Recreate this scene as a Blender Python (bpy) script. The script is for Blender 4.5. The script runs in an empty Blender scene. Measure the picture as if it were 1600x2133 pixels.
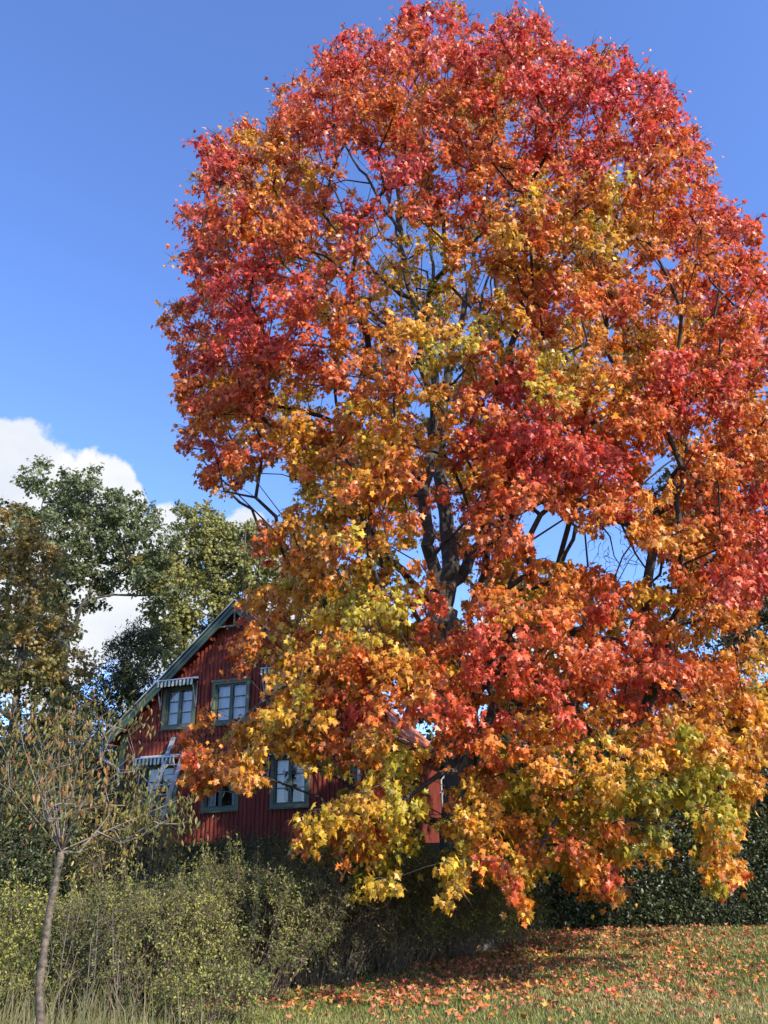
import bpy, bmesh, math, random
import numpy as np
from mathutils import Matrix, Vector
S = bpy.context.scene
COL = S.collection
rng = np.random.default_rng(7)
random.seed(7)

# ------------------------------------------------------------------ camera, sky, sun, exposure
FPX, CX, CY = 1602.0, 800.0, 1066.5          # focal length in photo pixels
PITCH, ROLL, EYE = 0.428, -0.030, 1.6
_c, _s = math.cos(ROLL), math.sin(ROLL)
FW = np.array([0, math.cos(PITCH), math.sin(PITCH)])
_up = np.array([0, -math.sin(PITCH), math.cos(PITCH)]); _rt = np.array([1.0, 0, 0])
RT = _c*_rt + _s*_up; UP = -_s*_rt + _c*_up
EYEP = np.array([0, 0, EYE])
cam = bpy.data.cameras.new('camera'); co = bpy.data.objects.new('camera', cam); COL.objects.link(co)
cam.sensor_fit = 'VERTICAL'; cam.sensor_height = 36.0; cam.lens = 36.0*FPX/2133.0
cam.clip_end = 2000
m = Matrix.Identity(4)
for i in range(3):
    m[i][0] = RT[i]; m[i][1] = UP[i]; m[i][2] = -FW[i]; m[i][3] = EYEP[i]
co.matrix_world = m
S.camera = co
S.view_settings.view_transform = 'Standard'; S.view_settings.look = 'None'
S.view_settings.exposure = 1.0; S.view_settings.gamma = 1.0
S.view_settings.use_curve_mapping = False
S.cycles.max_bounces = 6; S.cycles.transparent_max_bounces = 8
S.cycles.diffuse_bounces = 3; S.cycles.glossy_bounces = 2; S.cycles.transmission_bounces = 4

SUN_EL, SUN_AZ = math.radians(31), math.radians(46)      # azimuth right of straight behind the camera
SUN = np.array([math.sin(SUN_AZ)*math.cos(SUN_EL), -math.cos(SUN_AZ)*math.cos(SUN_EL), math.sin(SUN_EL)])
sl = bpy.data.lights.new('sun', 'SUN'); sl.energy = 4.1; sl.angle = math.radians(0.53); sl.color = (1.0, 0.91, 0.77)
so = bpy.data.objects.new('sun', sl); COL.objects.link(so)
so.rotation_euler = Vector(SUN).to_track_quat('Z', 'Y').to_euler()

def ray(px, py):
    return FW + (px-CX)/FPX*RT - (py-CY)/FPX*UP
def at(px, py, Y):
    d = ray(px, py); return EYEP + d*(Y/d[1])
def proj(P):
    d = np.asarray(P, float) - EYEP; z = d@FW
    return CX + FPX*(d@RT)/z, CY - FPX*(d@UP)/z

w = bpy.data.worlds.new('World'); S.world = w; w.use_nodes = True
nt = w.node_tree; nt.nodes.clear(); N = nt.nodes.new; L = nt.links.new
sky = N('ShaderNodeTexSky'); sky.sky_type = 'NISHITA'; sky.sun_disc = False
sky.sun_elevation = SUN_EL
sky.sun_rotation = math.atan2(SUN[0], SUN[1])
sky.air_density = 1.0; sky.dust_density = 0.4; sky.ozone_density = 3.0; sky.altitude = 100
geo = N('ShaderNodeTexCoord')
noi = N('ShaderNodeTexNoise'); noi.inputs['Scale'].default_value = 11; noi.inputs['Detail'].default_value = 10; noi.inputs['Roughness'].default_value = .56
L(geo.outputs['Generated'], noi.inputs['Vector'])
def math_(op, a, b=None, clamp=False):
    n = N('ShaderNodeMath'); n.operation = op; n.use_clamp = clamp
    for i, v in enumerate((a, b)):
        if v is None: continue
        if isinstance(v, (int, float)): n.inputs[i].default_value = v
        else: L(v, n.inputs[i])
    return n.outputs[0]
blobs = [(0, 990, 150), (100, 1020, 118), (205, 1040, 84), (255, 1060, 66), (-120, 1000, 220), (60, 1150, 200),
         (240, 1180, 150), (345, 1110, 70), (130, 1300, 170), (300, 1300, 140), (520, 1150, 80), (600, 1290, 120),
         (1060, 1340, 90), (960, 1380, 90), (-300, 1200, 300), (1150, 1420, 70), (1700, 1500, 120)]
acc = None
for (x, y, r) in blobs:
    d = ray(x, y); d = d/np.linalg.norm(d)
    e = ray(x+r, y); e = e/np.linalg.norm(e); rad = float(np.linalg.norm(e-d))
    vm = N('ShaderNodeVectorMath'); vm.operation = 'DISTANCE'
    vm.inputs[1].default_value = tuple(d); L(geo.outputs['Generated'], vm.inputs[0])
    v = math_('SUBTRACT', 1.0, math_('DIVIDE', vm.outputs['Value'], rad))
    acc = v if acc is None else math_('MAXIMUM', acc, v)
nz = math_('MULTIPLY', math_('SUBTRACT', noi.outputs[0], .5), 2.1)
dens = math_('ADD', acc, nz)
mr = N('ShaderNodeMapRange'); mr.interpolation_type = 'SMOOTHSTEP'
L(dens, mr.inputs[0]); mr.inputs[1].default_value = -.05; mr.inputs[2].default_value = .14
noi2 = N('ShaderNodeTexNoise'); noi2.inputs['Scale'].default_value = 7; noi2.inputs['Detail'].default_value = 5
L(geo.outputs['Generated'], noi2.inputs['Vector'])
cr = N('ShaderNodeValToRGB'); L(noi2.outputs[0], cr.inputs[0])
cr.color_ramp.elements[0].position = .35; cr.color_ramp.elements[0].color = (2.7, 2.95, 3.4, 1)
cr.color_ramp.elements[1].position = .62; cr.color_ramp.elements[1].color = (3.7, 3.7, 3.7, 1)
skt = N('ShaderNodeMix'); skt.data_type = 'RGBA'; skt.blend_type = 'MULTIPLY'; skt.inputs[0].default_value = 1
L(sky.outputs[0], skt.inputs[6]); skt.inputs[7].default_value = (.84, .96, 1.32, 1)
mx = N('ShaderNodeMix'); mx.data_type = 'RGBA'
L(mr.outputs[0], mx.inputs[0]); L(skt.outputs[2], mx.inputs[6]); L(cr.outputs[0], mx.inputs[7])
bg = N('ShaderNodeBackground'); bg.inputs['Strength'].default_value = .14
wo = N('ShaderNodeOutputWorld'); L(mx.outputs[2], bg.inputs['Color']); L(bg.outputs[0], wo.inputs['Surface'])

# ------------------------------------------------------------------ materials
def mat(name, color, rough=.7, noise=0, scale=5, color2=None, bump=0, metal=0, spec=.5, stretch=None, coat=0):
    mt = bpy.data.materials.new(name); mt.use_nodes = True; t = mt.node_tree
    b = t.nodes['Principled BSDF']; b.inputs['Roughness'].default_value = rough; b.inputs['Metallic'].default_value = metal
    b.inputs['Specular IOR Level'].default_value = spec; b.inputs['Base Color'].default_value = (*color, 1)
    if color2 or bump:
        tc = t.nodes.new('ShaderNodeTexCoord'); mp = t.nodes.new('ShaderNodeMapping')
        if stretch: mp.inputs['Scale'].default_value = stretch
        t.links.new(tc.outputs['Object'], mp.inputs[0])
        nz = t.nodes.new('ShaderNodeTexNoise'); nz.inputs['Scale'].default_value = scale; nz.inputs['Detail'].default_value = 6
        nz.inputs['Roughness'].default_value = .65
        t.links.new(mp.outputs[0], nz.inputs['Vector'])
        if color2:
            r = t.nodes.new('ShaderNodeValToRGB'); t.links.new(nz.outputs[0], r.inputs[0])
            r.color_ramp.elements[0].position = .34; r.color_ramp.elements[0].color = (*color, 1)
            r.color_ramp.elements[1].position = .66; r.color_ramp.elements[1].color = (*color2, 1)
            t.links.new(r.outputs[0], b.inputs['Base Color'])
        if bump:
            bp = t.nodes.new('ShaderNodeBump'); bp.inputs['Strength'].default_value = 1; bp.inputs['Distance'].default_value = bump
            t.links.new(nz.outputs[0], bp.inputs['Height']); t.links.new(bp.outputs[0], b.inputs['Normal'])
    return mt
def leaf_mat(name, trans=.32, rough=.5, spec=.5, tboost=1.25):
    mt = bpy.data.materials.new(name); mt.use_nodes = True; t = mt.node_tree
    b = t.nodes['Principled BSDF']; b.inputs['Roughness'].default_value = rough; b.inputs['Specular IOR Level'].default_value = spec
    a = t.nodes.new('ShaderNodeAttribute'); a.attribute_name = 'leaf_color'
    t.links.new(a.outputs['Color'], b.inputs['Base Color'])
    tr = t.nodes.new('ShaderNodeBsdfTranslucent')
    g = t.nodes.new('ShaderNodeMix'); g.data_type = 'RGBA'; g.blend_type = 'MULTIPLY'; g.inputs[0].default_value = 1
    g.inputs[7].default_value = (tboost, tboost, tboost*.8, 1)
    t.links.new(a.outputs['Color'], g.inputs[6]); t.links.new(g.outputs[2], tr.inputs['Color'])
    mx = t.nodes.new('ShaderNodeMixShader'); mx.inputs[0].default_value = trans
    t.links.new(b.outputs[0], mx.inputs[1]); t.links.new(tr.outputs[0], mx.inputs[2])
    t.links.new(mx.outputs[0], t.nodes['Material Output'].inputs['Surface'])
    return mt
M = dict(
    maple=leaf_mat('maple_leaf', .34, .42, .5, 1.35),
    leaf=leaf_mat('tree_leaf', .36, .5, .4),
    shrub=leaf_mat('shrub_leaf', .25, .5, .4),
    laurel=leaf_mat('laurel_leaf', .10, .42, .4),
    grass=leaf_mat('grass_blade', .25, .5, .3),
    litter=leaf_mat('dry_leaf', .15, .6, .4),
    bark=mat('maple_bark', (.045, .036, .030), .9, color2=(.17, .155, .13), scale=14, bump=.03, stretch=(1, 1, .18)),
    limb=mat('limb_bark', (.018, .013, .010), .9, color2=(.07, .058, .045), scale=9, bump=.01),
    oakbark=mat('oak_bark', (.03, .026, .022), .9, color2=(.12, .11, .09), scale=6, bump=.02),
    greytwig=mat('grey_twig', (.085, .068, .05), .85, color2=(.22, .185, .14), scale=20),
    twig=mat('shrub_stem', (.07, .045, .03), .9, color2=(.20, .15, .10), scale=20),
    sapbark=mat('cherry_bark', (.030, .022, .014), .7, color2=(.17, .13, .085), scale=26, bump=.004, stretch=(1, 1, 1.6)),
    red=mat('red_distemper', (.125, .017, .010), .85, color2=(.235, .042, .024), scale=3.2, bump=.004, stretch=(3, 3, .35)),
    green=mat('olive_green_paint', (.075, .105, .062), .55, color2=(.11, .14, .085), scale=4),
    dgreen=mat('dark_green_paint', (.035, .062, .045), .5, color2=(.06, .095, .07), scale=4),
    tile=mat('clay_tile', (.30, .085, .04), .8, color2=(.50, .17, .085), scale=3, bump=.004),
    metal=mat('galvanised_metal', (.42, .44, .46), .45, color2=(.6, .6, .6), scale=8, metal=.4),
    alu=mat('aluminium', (.20, .22, .25), .5, color2=(.32, .34, .37), scale=5, metal=.2),
    white=mat('white_cloth', (.72, .72, .68), .8),
    curtain=mat('curtain', (.80, .82, .86), .9, color2=(.88, .88, .9), scale=4),
    dark=mat('unlit_room_black', (.02, .02, .022), .9),
    soil=mat('soil', (.05, .035, .022), .95, color2=(.10, .075, .04), scale=3, bump=.02),
    stone=mat('plinth_stone', (.12, .11, .10), .9, color2=(.2, .19, .17), scale=5, bump=.01),
)
def glass():
    mt = bpy.data.materials.new('window_glass'); mt.use_nodes = True; t = mt.node_tree
    gl = t.nodes.new('ShaderNodeBsdfGlossy'); gl.inputs['Roughness'].default_value = .03
    tr = t.nodes.new('ShaderNodeBsdfTransparent'); tr.inputs['Color'].default_value = (.9, .93, .95, 1)
    fr = t.nodes.new('ShaderNodeFresnel'); fr.inputs['IOR'].default_value = 2.3
    mx = t.nodes.new('ShaderNodeMixShader')
    t.links.new(fr.outputs[0], mx.inputs[0]); t.links.new(tr.outputs[0], mx.inputs[1]); t.links.new(gl.outputs[0], mx.inputs[2])
    t.links.new(mx.outputs[0], t.nodes['Material Output'].inputs['Surface']); return mt
M['glass'] = glass()
def stripes():
    mt = bpy.data.materials.new('striped_awning_cloth'); mt.use_nodes = True; t = mt.node_tree
    tc = t.nodes.new('ShaderNodeTexCoord'); sx = t.nodes.new('ShaderNodeSeparateXYZ'); t.links.new(tc.outputs['Object'], sx.inputs[0])
    a = t.nodes.new('ShaderNodeMath'); a.operation = 'MULTIPLY'; a.inputs[1].default_value = 1/.125; t.links.new(sx.outputs[0], a.inputs[0])
    f = t.nodes.new('ShaderNodeMath'); f.operation = 'FRACT'; t.links.new(a.outputs[0], f.inputs[0])
    g = t.nodes.new('ShaderNodeMath'); g.operation = 'GREATER_THAN'; g.inputs[1].default_value = .5; t.links.new(f.outputs[0], g.inputs[0])
    mx = t.nodes.new('ShaderNodeMix'); mx.data_type = 'RGBA'; t.links.new(g.outputs[0], mx.inputs[0])
    mx.inputs[6].default_value = (.62, .60, .52, 1); mx.inputs[7].default_value = (.03, .07, .05, 1)
    b = t.nodes['Principled BSDF']; b.inputs['Roughness'].default_value = .85; t.links.new(mx.outputs[2], b.inputs['Base Color']); return mt
M['stripe'] = stripes()

# ------------------------------------------------------------------ object helpers
def thing(name, label, cat, loc=(0, 0, 0), rz=0, group=None):
    o = bpy.data.objects.new(name, None); COL.objects.link(o); o.location = loc; o.rotation_euler = (0, 0, rz)
    o.empty_display_size = .2
    tag(o, label, cat, group); return o
def tag(o, label, cat, group=None):
    o['label'] = label; o['category'] = cat
    if group: o['group'] = group
    return o
class MB:
    """collects verts, triangles and face colours in numpy arrays"""
    def __init__(s): s.v = []; s.f = []; s.c = []; s.n = 0
    def add(s, v, f, c=None):
        v = np.asarray(v, np.float32).reshape(-1, 3); f = np.asarray(f, np.int32).reshape(-1, 3)
        s.v.append(v); s.f.append(f+s.n); s.n += len(v)
        if c is not None: s.c.append(np.asarray(c, np.float32).reshape(-1, 3))
    def box(s, x0, x1, y0, y1, z0, z1, c=None):
        v = [(x, y, z) for x in (x0, x1) for y in (y0, y1) for z in (z0, z1)]
        q = [(0, 1, 3, 2), (4, 6, 7, 5), (0, 4, 5, 1), (2, 3, 7, 6), (0, 2, 6, 4), (1, 5, 7, 3)]
        s.add(v, [t for a, b, cc, d in q for t in ((a, b, cc), (a, cc, d))])
    def hexa(s, p):   # 8 points: bottom ring 4, top ring 4
        q = [(3, 2, 1, 0), (4, 5, 6, 7), (0, 1, 5, 4), (1, 2, 6, 5), (2, 3, 7, 6), (3, 0, 4, 7)]
        s.add(p, [t for a, b, cc, d in q for t in ((a, b, cc), (a, cc, d))])
    def bar(s, a, b, wx, wz, up=(0, 0, 1)):
        a = np.array(a, float); b = np.array(b, float); d = (b-a)/np.linalg.norm(b-a)
        x = np.cross(d, up); x /= np.linalg.norm(x); z = np.cross(x, d)
        p = [e + sx*x*wx/2 + sz*z*wz/2 for e in (a, b) for sx, sz in ((-1, -1), (1, -1), (1, 1), (-1, 1))]
        s.hexa(p)
    def tube(s, pts, rad, k=6, cap=True):
        pts = np.asarray(pts, float); n = len(pts); rad = np.broadcast_to(np.asarray(rad, float), (n,))
        t = np.gradient(pts, axis=0); t /= np.linalg.norm(t, axis=1)[:, None]+1e-9
        ref = np.array([0.3, 1, .1]) if abs(t[0][1]) < .8 else np.array([1, .1, .2])
        x = np.cross(t, ref); x /= np.linalg.norm(x, axis=1)[:, None]+1e-9; y = np.cross(t, x)
        an = np.arange(k)*2*np.pi/k
        v = pts[:, None, :] + rad[:, None, None]*(np.cos(an)[None, :, None]*x[:, None, :] + np.sin(an)[None, :, None]*y[:, None, :])
        i = np.arange(n-1)[:, None]*k; j = np.arange(k)[None, :]; j2 = (j+1) % k
        a = i+j; b = i+j2; c = i+k+j2; d = i+k+j
        f = np.concatenate([np.stack([a, b, c], -1).reshape(-1, 3), np.stack([a, c, d], -1).reshape(-1, 3)])
        v = v.reshape(-1, 3)
        if cap:
            v = np.vstack([v, pts[-1:]]); e = (n-1)*k
            f = np.vstack([f, [(e+q, e+(q+1) % k, n*k) for q in range(k)]])
        s.add(v, f)
    def build(s, name, material, parent=None, smooth=False, label=None):
        v = np.concatenate(s.v); f = np.concatenate(s.f)
        me = bpy.data.meshes.new(name); me.vertices.add(len(v)); me.vertices.foreach_set('co', v.ravel())
        me.loops.add(len(f)*3); me.loops.foreach_set('vertex_index', f.ravel())
        me.polygons.add(len(f)); me.polygons.foreach_set('loop_start', np.arange(len(f), dtype=np.int32)*3)
        me.polygons.foreach_set('loop_total', np.full(len(f), 3, np.int32))
        me.polygons.foreach_set('use_smooth', np.full(len(f), smooth, bool))
        if s.c:
            a = me.attributes.new('leaf_color', 'FLOAT_COLOR', 'FACE'); c = np.concatenate(s.c)
            a.data.foreach_set('color', np.hstack([c, np.ones((len(c), 1), np.float32)]).ravel())
        me.update(calc_edges=True); me.validate()
        me.materials.append(material)
        o = bpy.data.objects.new(name, me); COL.objects.link(o)
        if parent: o.parent = parent
        if label: o['label'] = label
        return o

# ---- leaves
def mirror(r, tip=(0, 1)):
    return np.array(list(r)+[tip]+[(-x, y) for x, y in reversed(r)], float)
SHAPES = {
    'maple': (mirror([(.36, -.06), (.25, .2), (.60, .42), (.22, .52)]), (0, .12)),
    'maple_fine': (mirror([(.16, .0), (.40, -.10), (.28, .08), (.36, .16), (.24, .2), (.44, .30), (.62, .44), (.34, .44), (.30, .56), (.15, .54), (.24, .74), (.09, .76)]), (0, .14)),
    'oval': (mirror([(.0, 0), (.24, .3), (.22, .65)]), (0, .4)),
    'lance': (mirror([(.0, 0), (.17, .35), (.12, .7)]), (0, .4)),
    'tuft': (np.array([(.1, -.05), (.45, .1), (.3, .35), (.5, .7), (.1, .72), (-.15, 1), (-.3, .6), (-.5, .5), (-.3, .2), (-.35, 0)]), (0, .4)),
}
def norm(a): return a/(np.linalg.norm(a, axis=-1, keepdims=True)+1e-9)
def add_leaves(mb, P, tip, nor, size, color, shape='maple', fold=.22, droop=.25):
    o, c = SHAPES[shape]; k = len(o); n = len(P)
    tip = norm(tip); nor = norm(nor - (nor*tip).sum(1)[:, None]*tip); side = np.cross(tip, nor)
    xy = np.vstack([o, [c]])
    fo = fold*rng.uniform(.2, 1.6, n); dr = droop*rng.uniform(-.3, 2.4, n)
    X = xy[None, :, 0]; Y = xy[None, :, 1]
    Z = -fo[:, None]*np.abs(X) - dr[:, None]*Y**2
    V = P[:, None, :] + size[:, None, None]*(X[..., None]*side[:, None, :] + Y[..., None]*tip[:, None, :] + Z[..., None]*nor[:, None, :])
    b = (np.arange(n)*(k+1))[:, None]; j = np.arange(k)[None, :]
    F = np.stack([b+j, b+(j+1) % k, np.broadcast_to(b+k, (n, k))], -1)
    mb.add(V.reshape(-1, 3), F.reshape(-1, 3), np.repeat(color, k, axis=0))
def rdir(n): return norm(rng.normal(size=(n, 3)))

def pin(px, py, poly):
    poly = np.asarray(poly, float); x0, y0 = poly.T; x1, y1 = np.roll(poly, -1, 0).T
    px = np.asarray(px)[:, None]; py = np.asarray(py)[:, None]
    c = ((y0 > py) != (y1 > py)) & (px < (x1-x0)*(py-y0)/(y1-y0+1e-12)+x0)
    return (c.sum(1) % 2) == 1

# ---- branching: connect every clump centre to the nearest part of the tree already grown
def grow(limbs, targets, root, lean=.30, step=.55, sag=.05, jit=.10):
    """limbs: list of (points, radii). returns node positions, parents, min radii"""
    P = []; par = []; mr = []; D = []; first = None
    for pts, rad in limbs:
        pts = np.asarray(pts, float); n = len(pts)
        t = np.linspace(0, n-1, max(2, int(np.linalg.norm(np.diff(pts, axis=0), axis=1).sum()/.35)))
        q = np.stack([np.interp(t, range(n), pts[:, i]) for i in range(3)], 1)
        # smooth and wobble
        for _ in range(2): q[1:-1] = (q[:-2]+2*q[1:-1]+q[2:])/4
        q[1:-1] += rng.normal(size=q[1:-1].shape)*.035
        rr = np.interp(t, range(n), rad)
        if P:
            A = np.array(P); i0 = int(np.argmin(((A-q[0])**2).sum(1)))
        else: i0 = -1
        prev = i0
        for a, r in zip(q, rr):
            d = 0 if prev < 0 else D[prev]+np.linalg.norm(a-P[prev])
            P.append(a); par.append(prev); mr.append(r); D.append(d); prev = len(P)-1
        if first is None: first = len(P)
    order = np.argsort(np.linalg.norm(targets-root, axis=1))
    A = np.zeros((len(P)+len(targets)*14, 3)); DD = np.zeros(len(A)); n = len(P)
    A[:n] = P; DD[:n] = D
    ends = np.zeros(len(targets), int)
    for ti in order:
        T = targets[ti]; d = np.linalg.norm(A[:n]-T, axis=1)
        upp = np.maximum(0, A[:n, 2]-T[2])
        i = int(np.argmin(d*1.0 + lean*DD[:n] + upp*.6))
        L_ = d[i]; k = max(1, min(12, int(round(L_/step)))); a0 = A[i].copy()
        prev = i
        bend = rng.normal(size=3)*jit*L_*.5; bend[2] += sag*L_
        for q in range(1, k+1):
            t = q/k; pnt = a0*(1-t)+T*t + bend*math.sin(math.pi*t)
            if q < k: pnt = pnt + rng.normal(size=3)*.05
            A[n] = pnt; DD[n] = DD[prev]+np.linalg.norm(pnt-A[prev]); par.append(prev); mr.append(0); prev = n; n += 1
        ends[ti] = prev
    par = np.array(par); cnt = np.zeros(n); grow.n0 = first; cnt[ends] += 1
    for i in range(n-1, -1, -1):
        if par[i] >= 0: cnt[par[i]] += cnt[i]
    return A[:n], par, np.array(mr), cnt
def skin(mb, A, par, rad, k_big=8, rmin_side=.03, skip=None):
    """tubes along chains"""
    n = len(A); kids = [[] for _ in range(n)]
    for i in range(n):
        if par[i] >= 0: kids[par[i]].append(i)
    start = [(i, -1) for i in range(n) if par[i] < 0]
    while start:
        i, frm = start.pop()
        ch = [] if frm < 0 else [frm]
        ch.append(i); cur = i
        while kids[cur]:
            ks = sorted(kids[cur], key=lambda q: -rad[q])
            for q in ks[1:]: start.append((q, cur))
            cur = ks[0]; ch.append(cur)
        r = rad[ch].copy()
        if frm >= 0: r[0] = min(r[0], r[1]*1.25)
        if len(ch) < 2: continue
        big = r.max(); k = 10 if big > .2 else 7 if big > .06 else 4 if big > .02 else 3
        mb.tube(A[ch], r, k)

def ramp(v, stops):
    xs = [a for a, _ in stops]; cs = np.array([c for _, c in stops], float)
    return np.stack([np.interp(v, xs, cs[:, i]) for i in range(3)], -1)

def clump_leaves(mbl, mbt, C, R, out, val, colfn, per, size, shape, twigs=6, twig_r=.006, flat=.7, keep=None, hang=.7, fold=.22, jitv=.09, jitb=.22):
    """C centres, R radii, out outward directions, val colour value per clump"""
    n = len(C); nt_ = n*twigs
    c = np.repeat(C, twigs, 0); o = np.repeat(out, twigs, 0); r = np.repeat(R, twigs)
    d = norm(rdir(nt_) + o*.75 + np.array([0, 0, -.05])); d[:, 2] *= flat
    ln = r*rng.uniform(.65, 1.15, nt_)
    e = c + d*ln[:, None]; e[:, 2] -= .12*ln
    if mbt is not None:
        mid = c + d*ln[:, None]*.5 + np.array([0, 0, .05])*ln[:, None]
        # three-sided tapered twigs, all at once
        ax = norm(np.cross(d, rdir(nt_))); ay = np.cross(norm(d), ax)
        V = []
        for p, q in ((c, twig_r), (mid, twig_r*.75)):
            for a in range(3):
                an = a*2*np.pi/3; V.append(p + q*(np.cos(an)*ax + np.sin(an)*ay))
        V.append(e); V = np.stack(V, 1); b = (np.arange(nt_)*7)[:, None]
        tri = np.array([(0, 1, 4), (0, 4, 3), (1, 2, 5), (1, 5, 4), (2, 0, 3), (2, 3, 5), (3, 4, 6), (4, 5, 6), (5, 3, 6)])
        mbt.add(V.reshape(-1, 3), (b[:, :, None]+tri[None]).reshape(-1, 3))
    k = max(1, int(round(per/twigs))); m_ = nt_*k
    t = rng.uniform(.3, 1.08, m_)
    idx = np.repeat(np.arange(nt_), k)
    P = c[idx] + d[idx]*(ln[idx]*t)[:, None]; P[:, 2] -= .12*ln[idx]*t*t
    P += rng.normal(size=P.shape)*size*.55
    tip = norm(d[idx]*.5 + rdir(m_)*.75 + np.array([0, 0, -hang]))
    nor = norm(o[idx]*.55 + rdir(m_)*.75 + np.array([0, 0, .5]))
    v = np.repeat(np.repeat(val, twigs), k) + rng.normal(size=m_)*jitv
    sz = size*rng.uniform(.5, 1.3, m_)
    if keep is not None:
        kk = keep(P); P, tip, nor, v, sz = P[kk], tip[kk], nor[kk], v[kk], sz[kk]
    col = colfn(v)*np.exp(rng.normal(size=(len(P), 1))*jitb - .02)
    add_leaves(mbl, P, tip, nor, sz, col, shape, fold=fold)

# ------------------------------------------------------------------ ground
A0 = np.array([-3.3, 9.4]); B0 = np.array([2.9, 19.6])
_d = (B0-A0)/np.linalg.norm(B0-A0); _n = np.array([-_d[1], _d[0]])
def sm(a, b, x):
    t = np.clip((x-a)/(b-a), 0, 1); return t*t*(3-2*t)
def height(x, y):
    x = np.asarray(x, float); y = np.asarray(y, float)
    d = (x-A0[0])*_n[0] + (y-A0[1])*_n[1]
    h = 2.12*sm(.2, 4.1, d)*sm(11.5, 18.5, y)*(1-sm(3.2, 7.5, x))
    return h + .02*np.sin(x*1.7+y*.9)*np.cos(y*1.3-x*.6)
def edge_dist(x, y): return (np.asarray(x)-A0[0])*_n[0] + (np.asarray(y)-A0[1])*_n[1]
def make_ground():
    ys = np.concatenate([np.linspace(-30, 0, 8), np.linspace(1, 30, 118), [34, 40, 55, 80, 140, 300, 900]])
    xs = np.concatenate([[-900, -300, -120, -60, -36], np.linspace(-26, 26, 131), [36, 60, 120, 300, 900]])
    X, Y = np.meshgrid(xs, ys); Z = height(X, Y); v = np.stack([X, Y, Z], -1).reshape(-1, 3)
    nx, ny = len(xs), len(ys); i = (np.arange(ny-1)[:, None]*nx+np.arange(nx-1)[None]).ravel()
    f = np.concatenate([np.stack([i, i+1, i+nx+1], 1), np.stack([i, i+nx+1, i+nx], 1)])
    mb = MB(); mb.add(v, f)
    mt = bpy.data.materials.new('lawn_ground'); mt.use_nodes = True; t = mt.node_tree; b = t.nodes['Principled BSDF']
    b.inputs['Roughness'].default_value = .95; b.inputs['Specular IOR Level'].default_value = .1
    tc = t.nodes.new('ShaderNodeTexCoord')
    n1 = t.nodes.new('ShaderNodeTexNoise'); n1.inputs['Scale'].default_value = .8; n1.inputs['Detail'].default_value = 5
    n2 = t.nodes.new('ShaderNodeTexNoise'); n2.inputs['Scale'].default_value = 38; n2.inputs['Detail'].default_value = 6
    for n in (n1, n2): t.links.new(tc.outputs['Object'], n.inputs['Vector'])
    r1 = t.nodes.new('ShaderNodeValToRGB'); t.links.new(n1.outputs[0], r1.inputs[0])
    r1.color_ramp.elements[0].position = .35; r1.color_ramp.elements[0].color = (.075, .095, .022, 1)
    r1.color_ramp.elements[1].position = .65; r1.color_ramp.elements[1].color = (.13, .125, .045, 1)
    r2 = t.nodes.new('ShaderNodeValToRGB'); t.links.new(n2.outputs[0], r2.inputs[0])
    r2.color_ramp.elements[0].position = .35; r2.color_ramp.elements[0].color = (.45, .45, .45, 1)
    r2.color_ramp.elements[1].position = .7; r2.color_ramp.elements[1].color = (1.3, 1.25, 1.1, 1)
    mm = t.nodes.new('ShaderNodeMix'); mm.data_type = 'RGBA'; mm.blend_type = 'MULTIPLY'; mm.inputs[0].default_value = 1
    t.links.new(r1.outputs[0], mm.inputs[6]); t.links.new(r2.outputs[0], mm.inputs[7]); t.links.new(mm.outputs[2], b.inputs['Base Color'])
    bp = t.nodes.new('ShaderNodeBump'); bp.inputs['Distance'].default_value = .03; t.links.new(n2.outputs[0], bp.inputs['Height']); t.links.new(bp.outputs[0], b.inputs['Normal'])
    o = mb.build('lawn', mt, smooth=True); o['kind'] = 'structure'
make_ground()

def scatter(n, ymin=6.5, ymax=24, x0=-80, x1=1700, beyond=0.6):
    """ground points spread evenly over what one sees of the lawn"""
    y = 1/(rng.uniform(1/ymax, 1/ymin, n)); half = y*.62
    x = rng.uniform(-1, 1, n)*half
    return x, y

# grass blades
def make_grass():
    mb = MB(); n = 230000
    x, y = scatter(n, 6.6, 22); 
    d = edge_dist(x, y); k = d < .9+rng.normal(size=n)*.3; x, y, d = x[k], y[k], d[k]; n = len(x)
    z = height(x, y); P = np.stack([x, y, z], 1)
    h = rng.uniform(.022, .06, n)*(1+.10*np.sin(x*3)*np.cos(y*2.3))
    ln = rng.normal(size=(n, 2))*.35; tipv = P + np.stack([ln[:, 0]*h, ln[:, 1]*h, h], 1)
    an = rng.uniform(0, np.pi, n); wd = rng.uniform(.003, .0065, n)*(.6+y/14)
    s = np.stack([np.cos(an)*wd, np.sin(an)*wd, 0*wd], 1)
    V = np.stack([P-s, P+s, tipv], 1).reshape(-1, 3); F = np.arange(n*3).reshape(-1, 3)
    q = .5+.5*np.sin(x*.9+2*np.sin(y*.7))*np.cos(y*.8+x*.3) + rng.normal(size=n)*.35
    c = ramp(q, [(0, (.14, .17, .04)), (.5, (.23, .235, .065)), (1, (.36, .31, .13))])*np.exp(rng.normal(size=(n, 1))*.25)
    mb.add(V, F, c); o = mb.build('grass', M['grass']); o['kind'] = 'stuff'; tag(o, 'short mown green grass of the lawn strewn with fallen leaves', 'grass')
make_grass()

MAPLE = [(-.1, (.22, .22, .025)), (.1, (.46, .355, .030)), (.25, (.60, .335, .030)), (.4, (.57, .230, .027)), (.55, (.55, .155, .025)),
         (.7, (.56, .108, .032)), (.85, (.55, .078, .042)), (1.05, (.53, .064, .054))]
def mcol(v): return ramp(v, MAPLE)

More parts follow.
